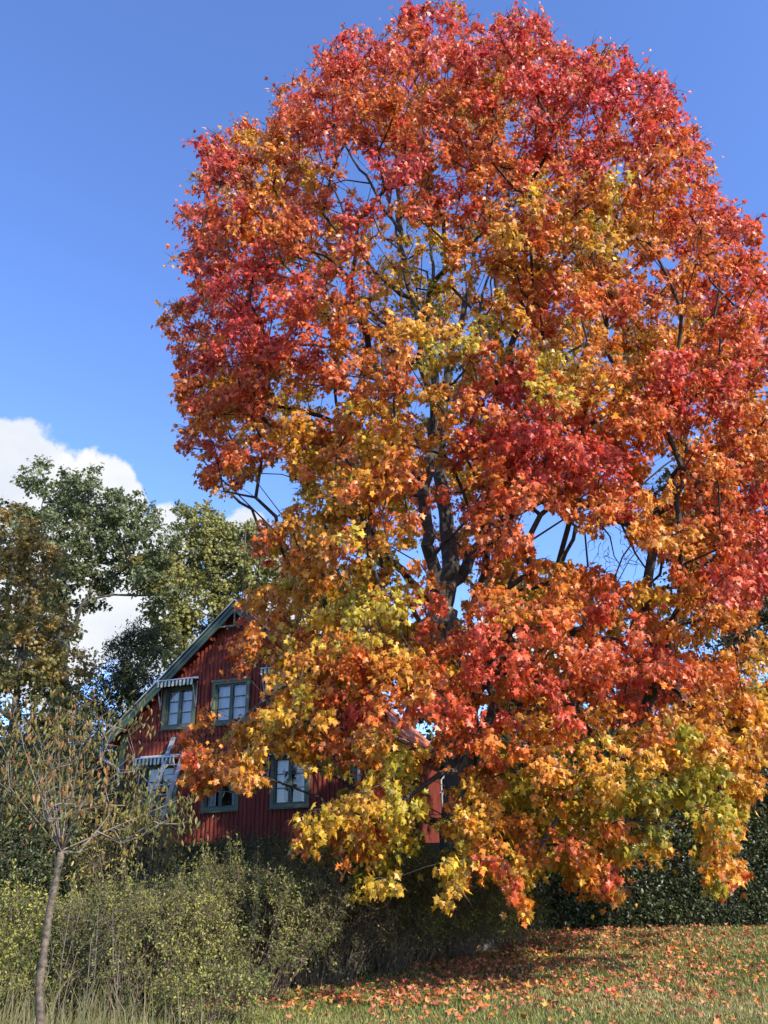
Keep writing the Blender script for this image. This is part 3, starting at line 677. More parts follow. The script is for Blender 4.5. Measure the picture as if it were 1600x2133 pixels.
TX, TY = at(962, 1700, 17.6)[0], 17.6
CAX, CAY = TX+.35, 17.0                       # crown axis
def crown_r(z):
    return np.interp(z, [.6, 1.5, 3, 5, 8, 11, 14, 17, 19.5, 21.5, 23, 24.2], [5.2, 6.3, 7.0, 7.0, 7.6, 8.3, 8.6, 8.2, 7.2, 5.6, 3.6, 0])
def inside(P): return np.hypot(P[..., 0]-CAX, P[..., 1]-CAY) < crown_r(P[..., 2])*(P[..., 2] > .6)*(P[..., 2] < 24.2)
def wob(px, py, a=11):
    return (px + a*np.sin(py*.071+px*.013)+a*.7*np.sin(py*.19+1.3+px*.05), py + a*np.sin(px*.067+py*.02)+a*.7*np.sin(px*.17+.4+py*.04))
def make_maple():
    tree = thing('maple_tree', 'huge maple in red, orange and yellow autumn leaf on the lawn', 'tree', (TX, TY, height(TX, TY)))
    base = np.array([TX, TY, float(height(TX, TY))])
    SC = []; NS = 900; tt = np.linspace(7, 34, 110)
    def legal(a, b):
        a = np.atleast_1d(a).astype(float); b = np.atleast_1d(b).astype(float); ok = pin(a, b, OUT)
        for g in GAPS: ok &= ~pin(a, b, g)
        return ok
    def dens(a, b):
        kf = np.ones(len(a))
        for g, p_ in THIN: kf[pin(a, b, g)] = p_
        return kf
    while len(SC) < NS:
        px = rng.uniform(320, 1850, 400); py = rng.uniform(0, 1910, 400)
        ok = legal(px, py); px, py = px[ok], py[ok]; kfs = dens(px, py)
        for a, b, kf in zip(px, py, kfs):
            d = ray(a, b); d = d/d[1]; P = EYEP + d*tt[:, None]; ins = inside(P)
            if not ins.any():
                rr = np.hypot(P[:, 0]-CAX, P[:, 1]-CAY)-crown_r(P[:, 2]); i = int(np.argmin(rr + (P[:, 2] < .6)*5)); t0 = tt[i]; t1 = t0+1.2
            else:
                ii = np.where(ins)[0]; t0, t1 = tt[ii[0]], tt[ii[-1]]
            u = rng.uniform()
            if b > 1500: t = t0 + (rng.uniform(0, 2.2) if u < .7 else rng.uniform(0, min(8, t1-t0)))
            elif u < .50: t = t0 + .3 + rng.exponential(.8)
            elif u < .74: t = t0 + rng.uniform(0, 1)*(t1-t0)
            else: t = t1 - rng.exponential(.8)
            t = min(max(t, t0), t1)
            if kf < 1 and t < TY+1.0 and rng.uniform() > kf: continue
            p = EYEP + d*t
            if p[2] < .75: continue
            # keep boughs apart
            if SC and rng.uniform() < .9 and min(np.linalg.norm(np.array(SC)-p, axis=1)) < .75: 
                NS -= .03; continue
            SC.append(p)
    SC = np.array(SC)
    per_s = 8
    C = np.repeat(SC, per_s, 0); sid = np.repeat(np.arange(len(SC)), per_s)
    off = rng.normal(size=C.shape)*np.array([.44, .44, .30])
    o_ = norm(SC-np.array([CAX, CAY, 9.5])); off += np.repeat(o_, per_s, 0)*rng.uniform(-.3, .3, (len(C), 1)); off[:, 2] -= .30*np.hypot(off[:, 0], off[:, 1])
    C = C+off
    qx, qy = np.array([proj(c) for c in C]).T; ok = legal(qx, qy) & (C[:, 2] > .7); ok &= (rng.uniform(size=len(C)) < np.sqrt(dens(qx, qy))) | (C[:, 1] > TY+1)
    C = C[ok]; sid = sid[ok]; sval = rng.normal(size=len(SC))*.15
    # Lloyd-ish thinning so clumps sit apart
    px, py = np.array([proj(c) for c in C]).T
    # limbs given as photo points with their own depth
    def pl(*q): return [at(*p) for p in q]
    tb = base.copy(); tb[2] -= .3
    limbs = [
        ([tb, base+np.array([0, 0, .35]), at(958, 1600, 17.6), at(945, 1450, 17.6), at(925, 1330, 17.5), at(922, 1270, 17.5)], [.62, .46, .40, .38, .36, .33]),
        (pl((922, 1270, 17.5), (905, 1220, 17.2), (888, 1120, 17.0), (882, 1000, 16.9), (905, 880, 17.1), (912, 790, 17.2), (880, 690, 17.2), (850, 610, 17.2), (838, 525, 17.2), (830, 430, 17.2), (826, 340, 17.2), (815, 230, 17.2), (830, 120, 17.0)), [.24, .22, .19, .17, .16, .14, .13, .115, .10, .085, .065, .045, .02]),
        (pl((922, 1270, 17.5), (940, 1180, 17.8), (928, 1080, 18.0), (918, 960, 18.1), (925, 830, 18.2), (940, 740, 18.3), (965, 660, 18.5), (985, 560, 18.8), (998, 470, 19), (1030, 340, 19)), [.30, .28, .24, .21, .18, .15, .12, .09, .07, .03]),
        (pl((930, 1240, 17.6), (965, 1190, 17.9), (1000, 1130, 18.2), (1035, 1040, 18.2), (1060, 900, 18), (1050, 780, 17.8), (1030, 660, 17.6), (1035, 540, 17.4), (1060, 400, 17.2), (1110, 240, 17)), [.22, .20, .17, .14, .12, .11, .10, .08, .06, .03]),
        (pl((855, 620, 17.2), (800, 590, 16.8), (762, 547, 16.5), (723, 472, 16.2), (700, 400, 16.0), (650, 330, 15.8)), [.09, .075, .065, .05, .035, .015]),
        (pl((832, 480, 17.2), (790, 410, 16.8), (762, 365, 16.7), (718, 306, 16.5), (690, 240, 16.3), (670, 150, 16)), [.07, .055, .05, .035, .025, .012]),
        (pl((838, 530, 17.2), (815, 440, 17.6), (800, 350, 17.7), (770, 250, 17.8), (760, 130, 17.7)), [.06, .05, .04, .03, .012]),
        (pl((880, 690, 17.2), (900, 600, 17.6), (894, 440, 17.8), (885, 350, 17.9), (900, 220, 17.9), (940, 90, 17.7)), [.08, .07, .055, .045, .03, .012]),
        (pl((905, 770, 17.2), (850, 740, 16.4), (797, 735, 15.7), (719, 717, 14.9), (630, 720, 14.2), (520, 690, 13.4)), [.10, .085, .07, .055, .04, .015]),
        (pl((895, 720, 17.2), (820, 690, 16.6), (760, 640, 16.3), (688, 620, 16.0), (560, 560, 15.5), (440, 480, 15)), [.09, .07, .055, .045, .03, .012]),
        (pl((882, 1000, 16.9), (820, 930, 15.8), (720, 880, 14.6), (600, 850, 13.4), (470, 820, 12.6)), [.12, .10, .08, .05, .02]),
        (pl((1035, 1040, 18.2), (1130, 960, 16.8), (1240, 880, 15.5), (1360, 790, 14.5), (1480, 720, 14)), [.13, .11, .08, .05, .02]),
        (pl((1000, 1130, 18.2), (1080, 1060, 16.5), (1160, 1035, 15.2), (1230, 1050, 14.3), (1290, 1082, 13.6), (1340, 1130, 13.1), (1420, 1115, 12.7), (1520, 1060, 12.3)), [.15, .13, .11, .09, .075, .06, .045, .02]),
        (pl((1290, 1082, 13.6), (1325, 1120, 13.2), (1332, 1190, 13.0), (1370, 1235, 12.9), (1400, 1260, 12.8)), [.03, .026, .02, .015, .008]),
        (pl((1230, 1050, 14.3), (1262, 1100, 14.0), (1268, 1150, 13.9), (1300, 1190, 13.8)), [.028, .022, .016, .006]),
        (pl((1060, 900, 18), (1130, 760, 17.2), (1210, 620, 16.6), (1260, 470, 16.2), (1290, 320, 16)), [.10, .085, .065, .045, .02]),
        (pl((1130, 760, 17.2), (1260, 690, 16.6), (1400, 590, 16.1), (1500, 500, 15.8)), [.06, .05, .035, .015]),
        (pl((930, 1300, 17.4), (880, 1290, 15.6), (850, 1335, 14.2), (760, 1325, 13.0), (700, 1370, 12.2), (600, 1420, 11.6), (480, 1520, 11.3)), [.14, .12, .10, .075, .055, .04, .015]),
        (pl((940, 1380, 17.5), (1000, 1400, 15.2), (1040, 1450, 13.6), (1000, 1560, 12.3), (880, 1640, 11.6), (760, 1740, 11.2)), [.14, .12, .10, .07, .045, .015]),
        (pl((940, 1370, 17.5), (1060, 1390, 15.4), (1180, 1450, 13.5), (1250, 1560, 12.3), (1180, 1680, 11.6), (1120, 1780, 11.2)), [.14, .12, .10, .07, .045, .015]),
        (pl((935, 1330, 17.5), (1110, 1300, 15.4), (1280, 1330, 13.6), (1420, 1450, 12.4), (1500, 1600, 11.7), (1520, 1760, 11.4)), [.15, .13, .10, .07, .045, .015]),
        (pl((925, 1290, 17.5), (840, 1180, 16), (740, 1120, 14.6), (650, 1130, 13.6), (570, 1190, 13)), [.11, .09, .07, .045, .015]),
        (pl((915, 900, 18.1), (960, 820, 20), (1000, 640, 21.5), (1040, 480, 22.3)), [.12, .10, .07, .03]),
        (pl((918, 960, 18.1), (850, 900, 20), (700, 800, 21.8), (560, 720, 22.6)), [.12, .10, .07, .03]),
    ]
    bare = np.array([at(rng.normal(840, 95), rng.uniform(230, 760), rng.uniform(15.6, 18.8)) for _ in range(420)])
    bare = np.vstack([bare, [at(rng.uniform(860, 1010), rng.uniform(900, 1200), rng.uniform(15.8, 18.5)) for _ in range(60)], [at(rng.uniform(1400, 1600), rng.uniform(900, 1050), rng.uniform(11.8, 13.5)) for _ in range(90)]])
    A, par, mr_, cnt = grow(limbs, np.vstack([C, bare]), base+np.array([0, 0, 6]), lean=.28, sag=.04)
    mr_[grow.n0:] *= .78
    rad = np.maximum(.0046*np.power(np.maximum(cnt, .6), .50), mr_)
    # trunk nodes: the first limb
    n0 = grow.n0
    tr = MB(); tp = A[:n0]-base; trr = rad[:n0].copy(); tr.tube(tp, np.maximum(mr_[:n0], .33), 18)
    # bark ridges via displacement of the ring vertices
    v = tr.v[0]; k = 18; nn = len(tp)
    for i in range(nn):
        for j in range(k):
            q = v[i*k+j]; c = tp[i]; f_ = 1+.10*math.sin(j*2.1+i*.35)+.05*rng.normal()+ (.30*math.exp(-q[2]*1.8)*(.5+.5*math.cos(j*2*math.pi/k*5)) if q[2] < 2 else 0)
            v[i*k+j] = c+(q-c)*f_
    tr.build('trunk', M['bark'], tree, True)
    br = MB(); par2 = par.copy()
    # everything but the trunk
    keep = np.ones(len(A), bool); keep[:n0] = False
    idm = -np.ones(len(A), int); idm[keep] = np.arange(keep.sum())
    A2 = (A-base)[keep]; p2 = par[keep]; stub = []
    extraA = []; extraR = []; p3 = []
    for i, p_ in enumerate(p2):
        if p_ >= n0: p3.append(idm[p_])
        elif p_ >= 0: extraA.append(A[p_]-base); extraR.append(rad[keep][i]*1.15); p3.append(len(A2)+len(extraA)-1)
        else: p3.append(-1)
    A3 = np.vstack([A2, np.array(extraA)]) if extraA else A2
    R3 = np.concatenate([rad[keep], extraR]); P3 = np.array(p3+[-1]*len(extraA))
    skin(br, A3, P3, R3)
    # lichened bare twigs over the gap
    for k_ in range(60):
        s_ = at(rng.uniform(1235, 1420), rng.uniform(1060, 1180), 13.3); q = [s_]; dd = norm(np.array([rng.normal()*.6, rng.normal()*.6, -.6]))
        for _ in range(5): q.append(q[-1]+dd*.09+rng.normal(size=3)*.035)
        br.tube(np.array(q)-base, np.linspace(.008, .002, 6), 3)
    # leaves
    out = norm(C-np.array([CAX, CAY, 9.5])*np.array([1, 1, 1])); out = norm(out + np.array([0, 0, .15]))
    val = cval(px, py)
    # leaves well inside the crown are yellower
    val = val*.96 - .02 + rng.normal(size=len(C))*.05 + sval[sid]
    depth_in = crown_r(C[:, 2])-np.hypot(C[:, 0]-CAX, C[:, 1]-CAY)
    val -= np.clip(depth_in-.8, 0, 3)*.10
    R = rng.uniform(.22, .42, len(C))
    lf = MB()
    def keepf(P):
        d = P-EYEP; z = d@FW; a = CX+FPX*(d@RT)/z; b = CY-FPX*(d@UP)/z
        a2, b2 = wob(a, b)
        k_ = pin(a2, b2, OUT) | (rng.uniform(size=len(P)) < np.where(b > 1350, .03, .16))
        for g in GAPS: k_ &= ~(pin(a2, b2, g) & (rng.uniform(size=len(P)) < .985))
        return k_ & (P[:, 2] > .45)
    near = C[:, 1] < 12.5
    for sel, shp in ((near, 'maple_fine'), (~near, 'maple')):
        if sel.any():
            clump_leaves(lf, br, C[sel], R[sel], out[sel], val[sel], mcol, 60, .090 if shp == 'maple_fine' else .106, shp, twigs=6, keep=keepf, hang=1.05, jitv=.05, jitb=.25, fold=.34)
    for v_ in lf.v: v_ -= base.astype(np.float32)
    nb = len(br.v)
    # the clump twigs were added last in world space
    cntw = 0
    for sel in (near, ~near):
        if sel.any(): cntw += 1
    for v_ in br.v[-cntw:]: v_ -= base.astype(np.float32)
    br.build('branches', M['limb'], tree)
    lf.build('crown', M['maple'], tree)
    print('maple leaves', sum(len(f) for f in lf.f), 'clumps', len(C))
make_maple()

# ------------------------------------------------------------------ other trees
def lobes_tree(name, label, cat, tx, ty, lobes, stops, n, R, size, per, shape='tuft', mtl='leaf', bark='oakbark', trunk_r=.25, hang=.3, limbs=None, val=(.5, .22), group=None, twigs=5, top=None, lean=.3, base_z=None, twig_r=.008, jitb=.22):
    """lobes: (px, py, Y, r_px, weight[, val])"""
    bz = float(height(tx, ty)) if base_z is None else base_z
    base = np.array([tx, ty, bz])
    t = thing(name, label, cat, tuple(base), group=group)
    C = []; O = []; V = []
    ws = np.array([l[4] for l in lobes], float); ws /= ws.sum()
    for l, w_ in zip(lobes, ws):
        c = at(l[0], l[1], l[2]); r = l[3]/FPX*np.linalg.norm(c-EYEP); k = max(3, int(n*w_))
        d = rdir(k); rr = r*np.power(rng.uniform(.15, 1, k), .5)
        p = c + d*rr[:, None]; C.append(p); O.append(norm(d+np.array([0, 0, .3])))
        V.append(np.full(k, l[5] if len(l) > 5 else val[0]) + rng.normal(size=k)*val[1]*.5)
    C = np.vstack(C); O = np.vstack(O); V = np.concatenate(V)
    k = C[:, 2] > bz+.4; C, O, V = C[k], O[k], V[k]
    cc = C.mean(0); hi = C[:, 2].max()
    if limbs is None:
        z1 = max(bz+1.0, C[:, 2].min()-.2)
        tp = [base-np.array([0, 0, .3]), base+(np.array([cc[0], cc[1], z1])-base)*.4, np.array([base[0]*.5+cc[0]*.5, base[1]*.5+cc[1]*.5, z1]), np.array([cc[0], cc[1], (z1+hi)/2])]
        limbs = [(tp, [trunk_r*1.15, trunk_r, trunk_r*.8, trunk_r*.3])]
    A, par, mr_, cnt = grow(limbs, C, base, lean=lean, step=.8)
    rad = np.maximum(.009*np.power(np.maximum(cnt, .6), .5), mr_)
    n0 = grow.n0
    tr = MB(); tr.tube(A[:n0]-base, np.maximum(mr_[:n0], .02), 10); tr.build('trunk', M[bark], t, True)
    br = MB(); A2 = np.vstack([A-base]); P2 = par.copy(); 
    # branches start from trunk nodes
    keep = np.arange(len(A)) >= n0; idm = -np.ones(len(A), int); idm[keep] = np.arange(keep.sum()); p3 = []; ex = []; er = []
    Ak = A2[keep]
    for i, p_ in zip(np.where(keep)[0], par[keep]):
        if p_ >= n0: p3.append(idm[p_])
        elif p_ >= 0: ex.append(A2[p_]); er.append(rad[i]); p3.append(len(Ak)+len(ex)-1)
        else: p3.append(-1)
    skin(br, np.vstack([Ak]+([np.array(ex)] if ex else [])), np.array(p3+[-1]*len(ex)), np.concatenate([rad[keep], er]))
    lf = MB()
    clump_leaves(lf, br, C-base, np.full(len(C), R)*rng.uniform(.7, 1.25, len(C)), O, V, lambda v: ramp(v, stops), per, size, shape, twigs=twigs, hang=hang, twig_r=twig_r, jitb=jitb)
    br.build('branches', M[bark], t)
    lf.build('crown', M[mtl], t)
    return t
OAK = [(0, (.085, .11, .05)), (.5, (.145, .17, .075)), (1, (.23, .235, .09))]  # oak greens paled and greyed, distance haze put into the leaf colour
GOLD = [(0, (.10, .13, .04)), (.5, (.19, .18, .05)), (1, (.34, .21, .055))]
LIME = [(0, (.13, .155, .05)), (.5, (.24, .245, .075)), (1, (.36, .30, .08))]
DARK = [(0, (.022, .034, .012)), (.5, (.045, .062, .018)), (1, (.085, .10, .028))]
DULL = [(0, (.06, .07, .035)), (.5, (.12, .13, .055)), (1, (.25, .20, .07))]
RUST = [(0, (.04, .045, .02)), (.5, (.09, .07, .028)), (1, (.22, .12, .04))]
G1 = 'trees standing beyond the house'
p = at(115, 1750, 34)
lobes_tree('oak_tree', 'tall dark green oak left of the house, highest crown below the cloud', 'tree', p[0], 34,
    [(95, 1030, 34, 62, 1.2), (200, 1045, 34, 60, 1.2), (150, 1120, 34, 75, 1.2), (270, 1085, 34, 58, 1.1), (20, 1120, 34, 70, 1), (225, 1160, 34, 80, 1.2), (330, 1140, 33, 40, .5), (60, 1210, 34, 80, 1), (160, 1230, 34, 60, .8), (330, 1215, 33, 45, .5), (90, 1330, 34, 70, .8), (20, 1330, 34, 90, .8), (-60, 1150, 34, 100, 1)],
    OAK, 560, .60, .15, 48, trunk_r=.42, group=G1)
p = at(440, 1750, 36)
lobes_tree('ash_tree', 'yellow green leafy tree rising behind the left roof slope', 'tree', p[0], 36,
    [(410, 1090, 36, 48, 1), (450, 1130, 36, 50, 1), (510, 1130, 36, 40, .8), (395, 1170, 36, 55, 1), (470, 1190, 36, 60, 1), (540, 1190, 36, 50, .8), (340, 1200, 35, 45, .7, .75), (290, 1190, 34, 35, .5, .8), (420, 1260, 36, 60, 1), (350, 1270, 35, 50, .8), (490, 1270, 36, 50, .7), (350, 1340, 35, 50, .8), (600, 1230, 36, 60, .6), (690, 1250, 36, 70, .6)],
    LIME, 620, .60, .145, 48, trunk_r=.28, group=G1)
p = at(265, 1800, 31)
lobes_tree('spruce_tree', 'bushy dark evergreen between the oak and the left eave', 'tree', p[0], 31,
    [(290, 1350, 31, 42, .8), (255, 1390, 31, 48, 1), (235, 1450, 31, 55, 1), (290, 1430, 31, 45, .8), (210, 1510, 31, 60, 1), (300, 1320, 31, 30, .4), (190, 1590, 31, 70, 1)],
    DARK, 330, .62, .15, 46, shape='lance', trunk_r=.18, group=G1)
p = at(20, 1800, 25)
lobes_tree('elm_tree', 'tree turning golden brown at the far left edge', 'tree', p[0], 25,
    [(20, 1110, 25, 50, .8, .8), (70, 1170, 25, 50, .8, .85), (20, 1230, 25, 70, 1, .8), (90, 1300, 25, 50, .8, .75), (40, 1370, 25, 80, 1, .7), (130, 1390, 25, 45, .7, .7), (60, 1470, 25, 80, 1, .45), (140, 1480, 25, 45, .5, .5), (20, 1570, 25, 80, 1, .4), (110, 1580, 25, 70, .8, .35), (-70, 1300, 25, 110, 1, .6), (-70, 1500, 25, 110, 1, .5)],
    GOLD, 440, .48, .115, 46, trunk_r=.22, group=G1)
p = at(1460, 1700, 27)
lobes_tree('chestnut_tree', 'dark leaved chestnut showing behind the maple near the sky gap at right', 'tree', p[0], 27,
    [(1440, 1030, 27, 60, 1), (1500, 1090, 27, 60, 1), (1400, 1080, 27, 35, .4), (1570, 1230, 27, 60, 1), (1600, 1130, 27, 60, 1), (1450, 1190, 27, 35, .4), (1590, 1310, 27, 50, .7), (1680, 1200, 27, 110, 1.2), (1500, 1330, 27, 70, .8), (1620, 960, 27, 80, 1)],
    RUST, 430, .55, .22, 30, shape='oval', trunk_r=.28, group=G1)
for i, (px_, Y_, lb, lab, st) in enumerate([
    (1150, 31, [(1130, 1450, 31, 55, 1), (1180, 1510, 31, 60, 1), (1100, 1560, 31, 60, 1), (1180, 1610, 31, 60, 1), (1060, 1480, 31, 40, .5)], 'low grey green tree behind the yellow boughs right of the trunk', DULL),
    (1330, 33, [(1300, 1440, 33, 60, 1), (1370, 1480, 33, 70, 1), (1290, 1550, 33, 70, 1), (1390, 1590, 33, 70, 1)], 'grey green tree over the middle of the dark hedge', DULL),
    (1520, 32, [(1490, 1450, 32, 70, 1), (1570, 1480, 32, 70, 1), (1500, 1560, 32, 70, 1), (1600, 1590, 32, 70, 1), (1660, 1450, 32, 80, 1)], 'leafy tree over the right end of the dark hedge', LIME)]):
    p = at(px_, 1800, Y_)
    lobes_tree('small_tree', lab, 'tree', p[0], Y_, lb, st, 240, .6, .13, 40, trunk_r=.14, group='small trees over the hedge', bark='oakbark')

# ------------------------------------------------------------------ shrubs, hedge
def shrub(name, label, px, Y, hw, hd, hh, stops, nl, size, shape='oval', mtl='shrub', stems=90, seed_val=.5, group=None, cat='shrub', z0=None, lowgap=.12, yoff=0, stem_r=.006, box=False, X=None):
    x = at(px, 1790, Y)[0] if X is None else X; z = float(height(x, Y)) if z0 is None else z0
    t = thing(name, label, cat, (x, Y, z), group=group)
    lf = MB(); st = MB()
    ns = stems
    # clumps on a lumpy dome
    k = max(40, int(nl/26)); d = rdir(k)
    if box:
        q = rng.uniform(-1, 1, (k, 3)); u_ = rng.uniform(size=k)
        q[:, 1] = np.where(u_ < .68, -1+np.abs(rng.normal(size=k))*.16, np.where(u_ < .80, 1-np.abs(rng.normal(size=k))*.1, q[:, 1])); q[:, 2] = np.where(u_ > .80, 1-np.abs(rng.normal(size=k))*.05, q[:, 2])
        q[:, 2] += .06*np.sin(q[:, 0]*9)+.04*np.sin(q[:, 0]*23+1)
        C = np.stack([q[:, 0]*hw, q[:, 1]*hd, hh*(.5+.5*q[:, 2])], 1); O = norm(q*np.array([.3, 1.2, .5]))
    else:
        d[:, 2] = np.abs(d[:, 2])*1.0-.45*rng.uniform(size=k); lump = 1+.13*np.sin(d[:, 0]*5+px*.1)*np.cos(d[:, 1]*4+px)+.08*np.sin(d[:, 2]*9+px)
        rr = np.power(rng.uniform(.25, 1, k), .35)*lump
        C = np.stack([d[:, 0]*hw*rr, d[:, 1]*hd*rr, hh*.40+d[:, 2]*hh*.60*rr], 1); O = norm(d+np.array([0, 0, .3]))
    C[:, 2] = np.maximum(C[:, 2], lowgap*hh+rng.uniform(0, .15, k))
    if z0 is None:
        C[:, 2] += height(x+C[:, 0], Y+C[:, 1])*.9-z*.9
    V = seed_val + .28*np.sin(C[:, 0]*2.3+px)*np.cos(C[:, 2]*3.1)+rng.normal(size=k)*.20
    if not box and hh > 1.2 and size < .05:      # long shoots standing out of the outline
        top = np.where(O[:, 2] > .35)[0]; q = rng.choice(top, 46); Cs = []; 
        for i_ in q:
            dd = norm(O[i_]*.7+np.array([0, 0, .9])+rng.normal(size=3)*.35); ll = rng.uniform(.18, .55); e_ = C[i_]+dd*ll
            st.tube([C[i_]-dd*.2, C[i_]+dd*ll*.5+rng.normal(size=3)*.015, e_], [.004, .003, .0015], 4)
            for t_ in np.linspace(.35, 1, 4): Cs.append(C[i_]+dd*ll*t_)
        Cs = np.array(Cs); m8 = np.repeat(Cs, 5, 0)+rng.normal(size=(len(Cs)*5, 3))*.028
        add_leaves(lf, m8, rdir(len(m8))+np.array([0, 0, .2]), rdir(len(m8))+np.array([0, 0, .6]), size*rng.uniform(.7, 1.3, len(m8)), ramp(rng.normal(seed_val+.2, .2, len(m8)), stops), shape)
    clump_leaves(lf, st, C, np.full(k, size*5.0)*rng.uniform(.7, 1.4, k), O, V, lambda v: ramp(v, stops), 26, size, shape, twigs=5, twig_r=.0028, flat=1, hang=.1)
    for i in range(ns):
        c = C[rng.integers(k)]; b = np.array([c[0]*.45+rng.normal()*.1, c[1]*.45+rng.normal()*.1, -.05]); b[2] += float(height(x+b[0], Y+b[1]))-z if z0 is None else 0
        m_ = (b+c)/2+np.array([c[0]*.08, c[1]*.08, .12*hh])+rng.normal(size=3)*.05
        tpt = np.linspace(0, 1, 6)[:, None]; q = b*(1-tpt)**2+2*m_*tpt*(1-tpt)+c*tpt**2; q[1:-1] += rng.normal(size=(4, 3))*.015
        st.tube(q, np.linspace(stem_r, stem_r*.4, 6), 4)
    # fine upright sprays breaking the outline
    st.build('stems', M['twig'], t)
    lf.build('foliage', M[mtl], t)
    return t
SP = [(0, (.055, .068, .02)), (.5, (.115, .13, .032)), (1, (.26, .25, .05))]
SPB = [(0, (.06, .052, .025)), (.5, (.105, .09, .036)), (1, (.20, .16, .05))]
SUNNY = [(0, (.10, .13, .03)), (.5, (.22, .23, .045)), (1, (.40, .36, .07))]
G2 = 'shrubs in the bank below the house'
shrub('shrub', 'olive green shrub on the lawn edge right of the dry stalks', 330, 10.9, 1.15, .9, 1.6, SP, 16000, .034, group=G2, seed_val=.6, stems=150)
shrub('shrub', 'broad green shrub with pale yellow leaves below the lower left window', 500, 11.9, 1.45, 1.1, 1.95, SP, 22000, .034, group=G2, seed_val=.5, stems=170)
shrub('shrub', 'brownish shrub directly below the middle of the gable wall', 640, 13.2, 1.45, 1.1, 2.05, SPB, 20000, .034, group=G2, seed_val=.5, stems=170)
shrub('shrub', 'shaded shrub behind the lowest hanging yellow bough left of the trunk', 780, 14.6, 1.4, 1.1, 2.05, SP, 26000, .038, group=G2, seed_val=.75, stems=170)
shrub('shrub', 'shaded olive twiggy shrub in front of the maple trunk', 905, 16.0, 1.3, 1.0, 1.8, SP, 24000, .038, group=G2, seed_val=.65, stems=170)
shrub('shrub', 'rightmost shrub of the bank, next to the dark hedge and leaf litter', 1010, 17.4, 1.1, .9, 1.7, SP, 20000, .040, group=G2, seed_val=.65, stems=140)
shrub('shrub', 'dark rounded shrub behind others at the foot of the ladder', 430, 15.2, 1.9, 1.2, .85, SP, 16000, .042, group=G2, seed_val=.25, stems=60)
shrub('shrub', 'dark shrub against the base of the red wall under the right windows', 640, 16.6, 2.0, 1.2, .6, SP, 16000, .042, group=G2, seed_val=.3, stems=60)
shrub('shrub', 'dark shrub against the corner of the house beside the maple trunk', 840, 18.2, 1.5, .9, .4, SP, 11000, .042, group=G2, seed_val=.3, stems=60)
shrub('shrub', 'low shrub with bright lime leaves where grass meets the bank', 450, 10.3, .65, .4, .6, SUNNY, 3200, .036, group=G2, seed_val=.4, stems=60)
G3 = 'sunlit shrubs behind the sapling'
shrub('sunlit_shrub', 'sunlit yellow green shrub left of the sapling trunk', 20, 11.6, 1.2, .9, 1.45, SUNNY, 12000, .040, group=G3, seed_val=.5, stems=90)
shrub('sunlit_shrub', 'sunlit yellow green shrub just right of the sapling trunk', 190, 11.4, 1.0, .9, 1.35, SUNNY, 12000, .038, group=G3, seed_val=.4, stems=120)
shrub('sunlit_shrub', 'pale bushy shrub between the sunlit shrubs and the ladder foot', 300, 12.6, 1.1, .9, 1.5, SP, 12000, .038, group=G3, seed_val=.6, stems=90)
G4 = 'dark evergreen bushes left of the house'
shrub('evergreen_bush', 'dark evergreen bush at the left edge above the sunlit shrubs', 0, 14.6, 1.9, 1.2, 2.5, DARK, 30000, .06, mtl='laurel', group=G4, seed_val=.5, cat='bush', lowgap=.02)
shrub('evergreen_bush', 'dark evergreen bush behind the sapling fork', 165, 14.9, 1.4, 1.1, 2.1, DARK, 24000, .06, mtl='laurel', group=G4, seed_val=.5, cat='bush', lowgap=.02)
shrub('evergreen_bush', 'large dark bush below the golden brown tree', 0, 19.5, 2.1, 1.3, 2.6, DARK, 26000, .075, mtl='laurel', group=G4, seed_val=.7, cat='bush', lowgap=.02)
shrub('evergreen_bush', 'tall dull green bush beside the left corner of the house', 120, 25, 2.0, 1.4, 3.6, DULL, 15000, .08, group=G4, seed_val=.3, cat='bush')
shrub('dogwood_bush', 'drooping yellow olive bush in front of the left house corner', 275, 13.2, .75, .7, 1.75, [(0, (.12, .11, .03)), (.5, (.24, .20, .045)), (1, (.42, .30, .06))], 2600, .07, shape='lance', seed_val=.5, stems=40, cat='bush', z0=1.0)
shrub('laurel_hedge', 'tall dark glossy hedge along the back of the lawn at right', 1400, 22.3, 5.6, 1.1, 3.5, DARK, 120000, .088, mtl='laurel', cat='hedge', box=True, seed_val=.35, stems=120, lowgap=.02, X=8.2)
shrub('distant_shrubbery', 'dark undergrowth far behind house and hedge', 800, 42, 34, 3, 6, DARK, 60000, .42, shape='tuft', cat='undergrowth', box=True, seed_val=.4, stems=10, z0=0, X=0)['kind'] = 'stuff'

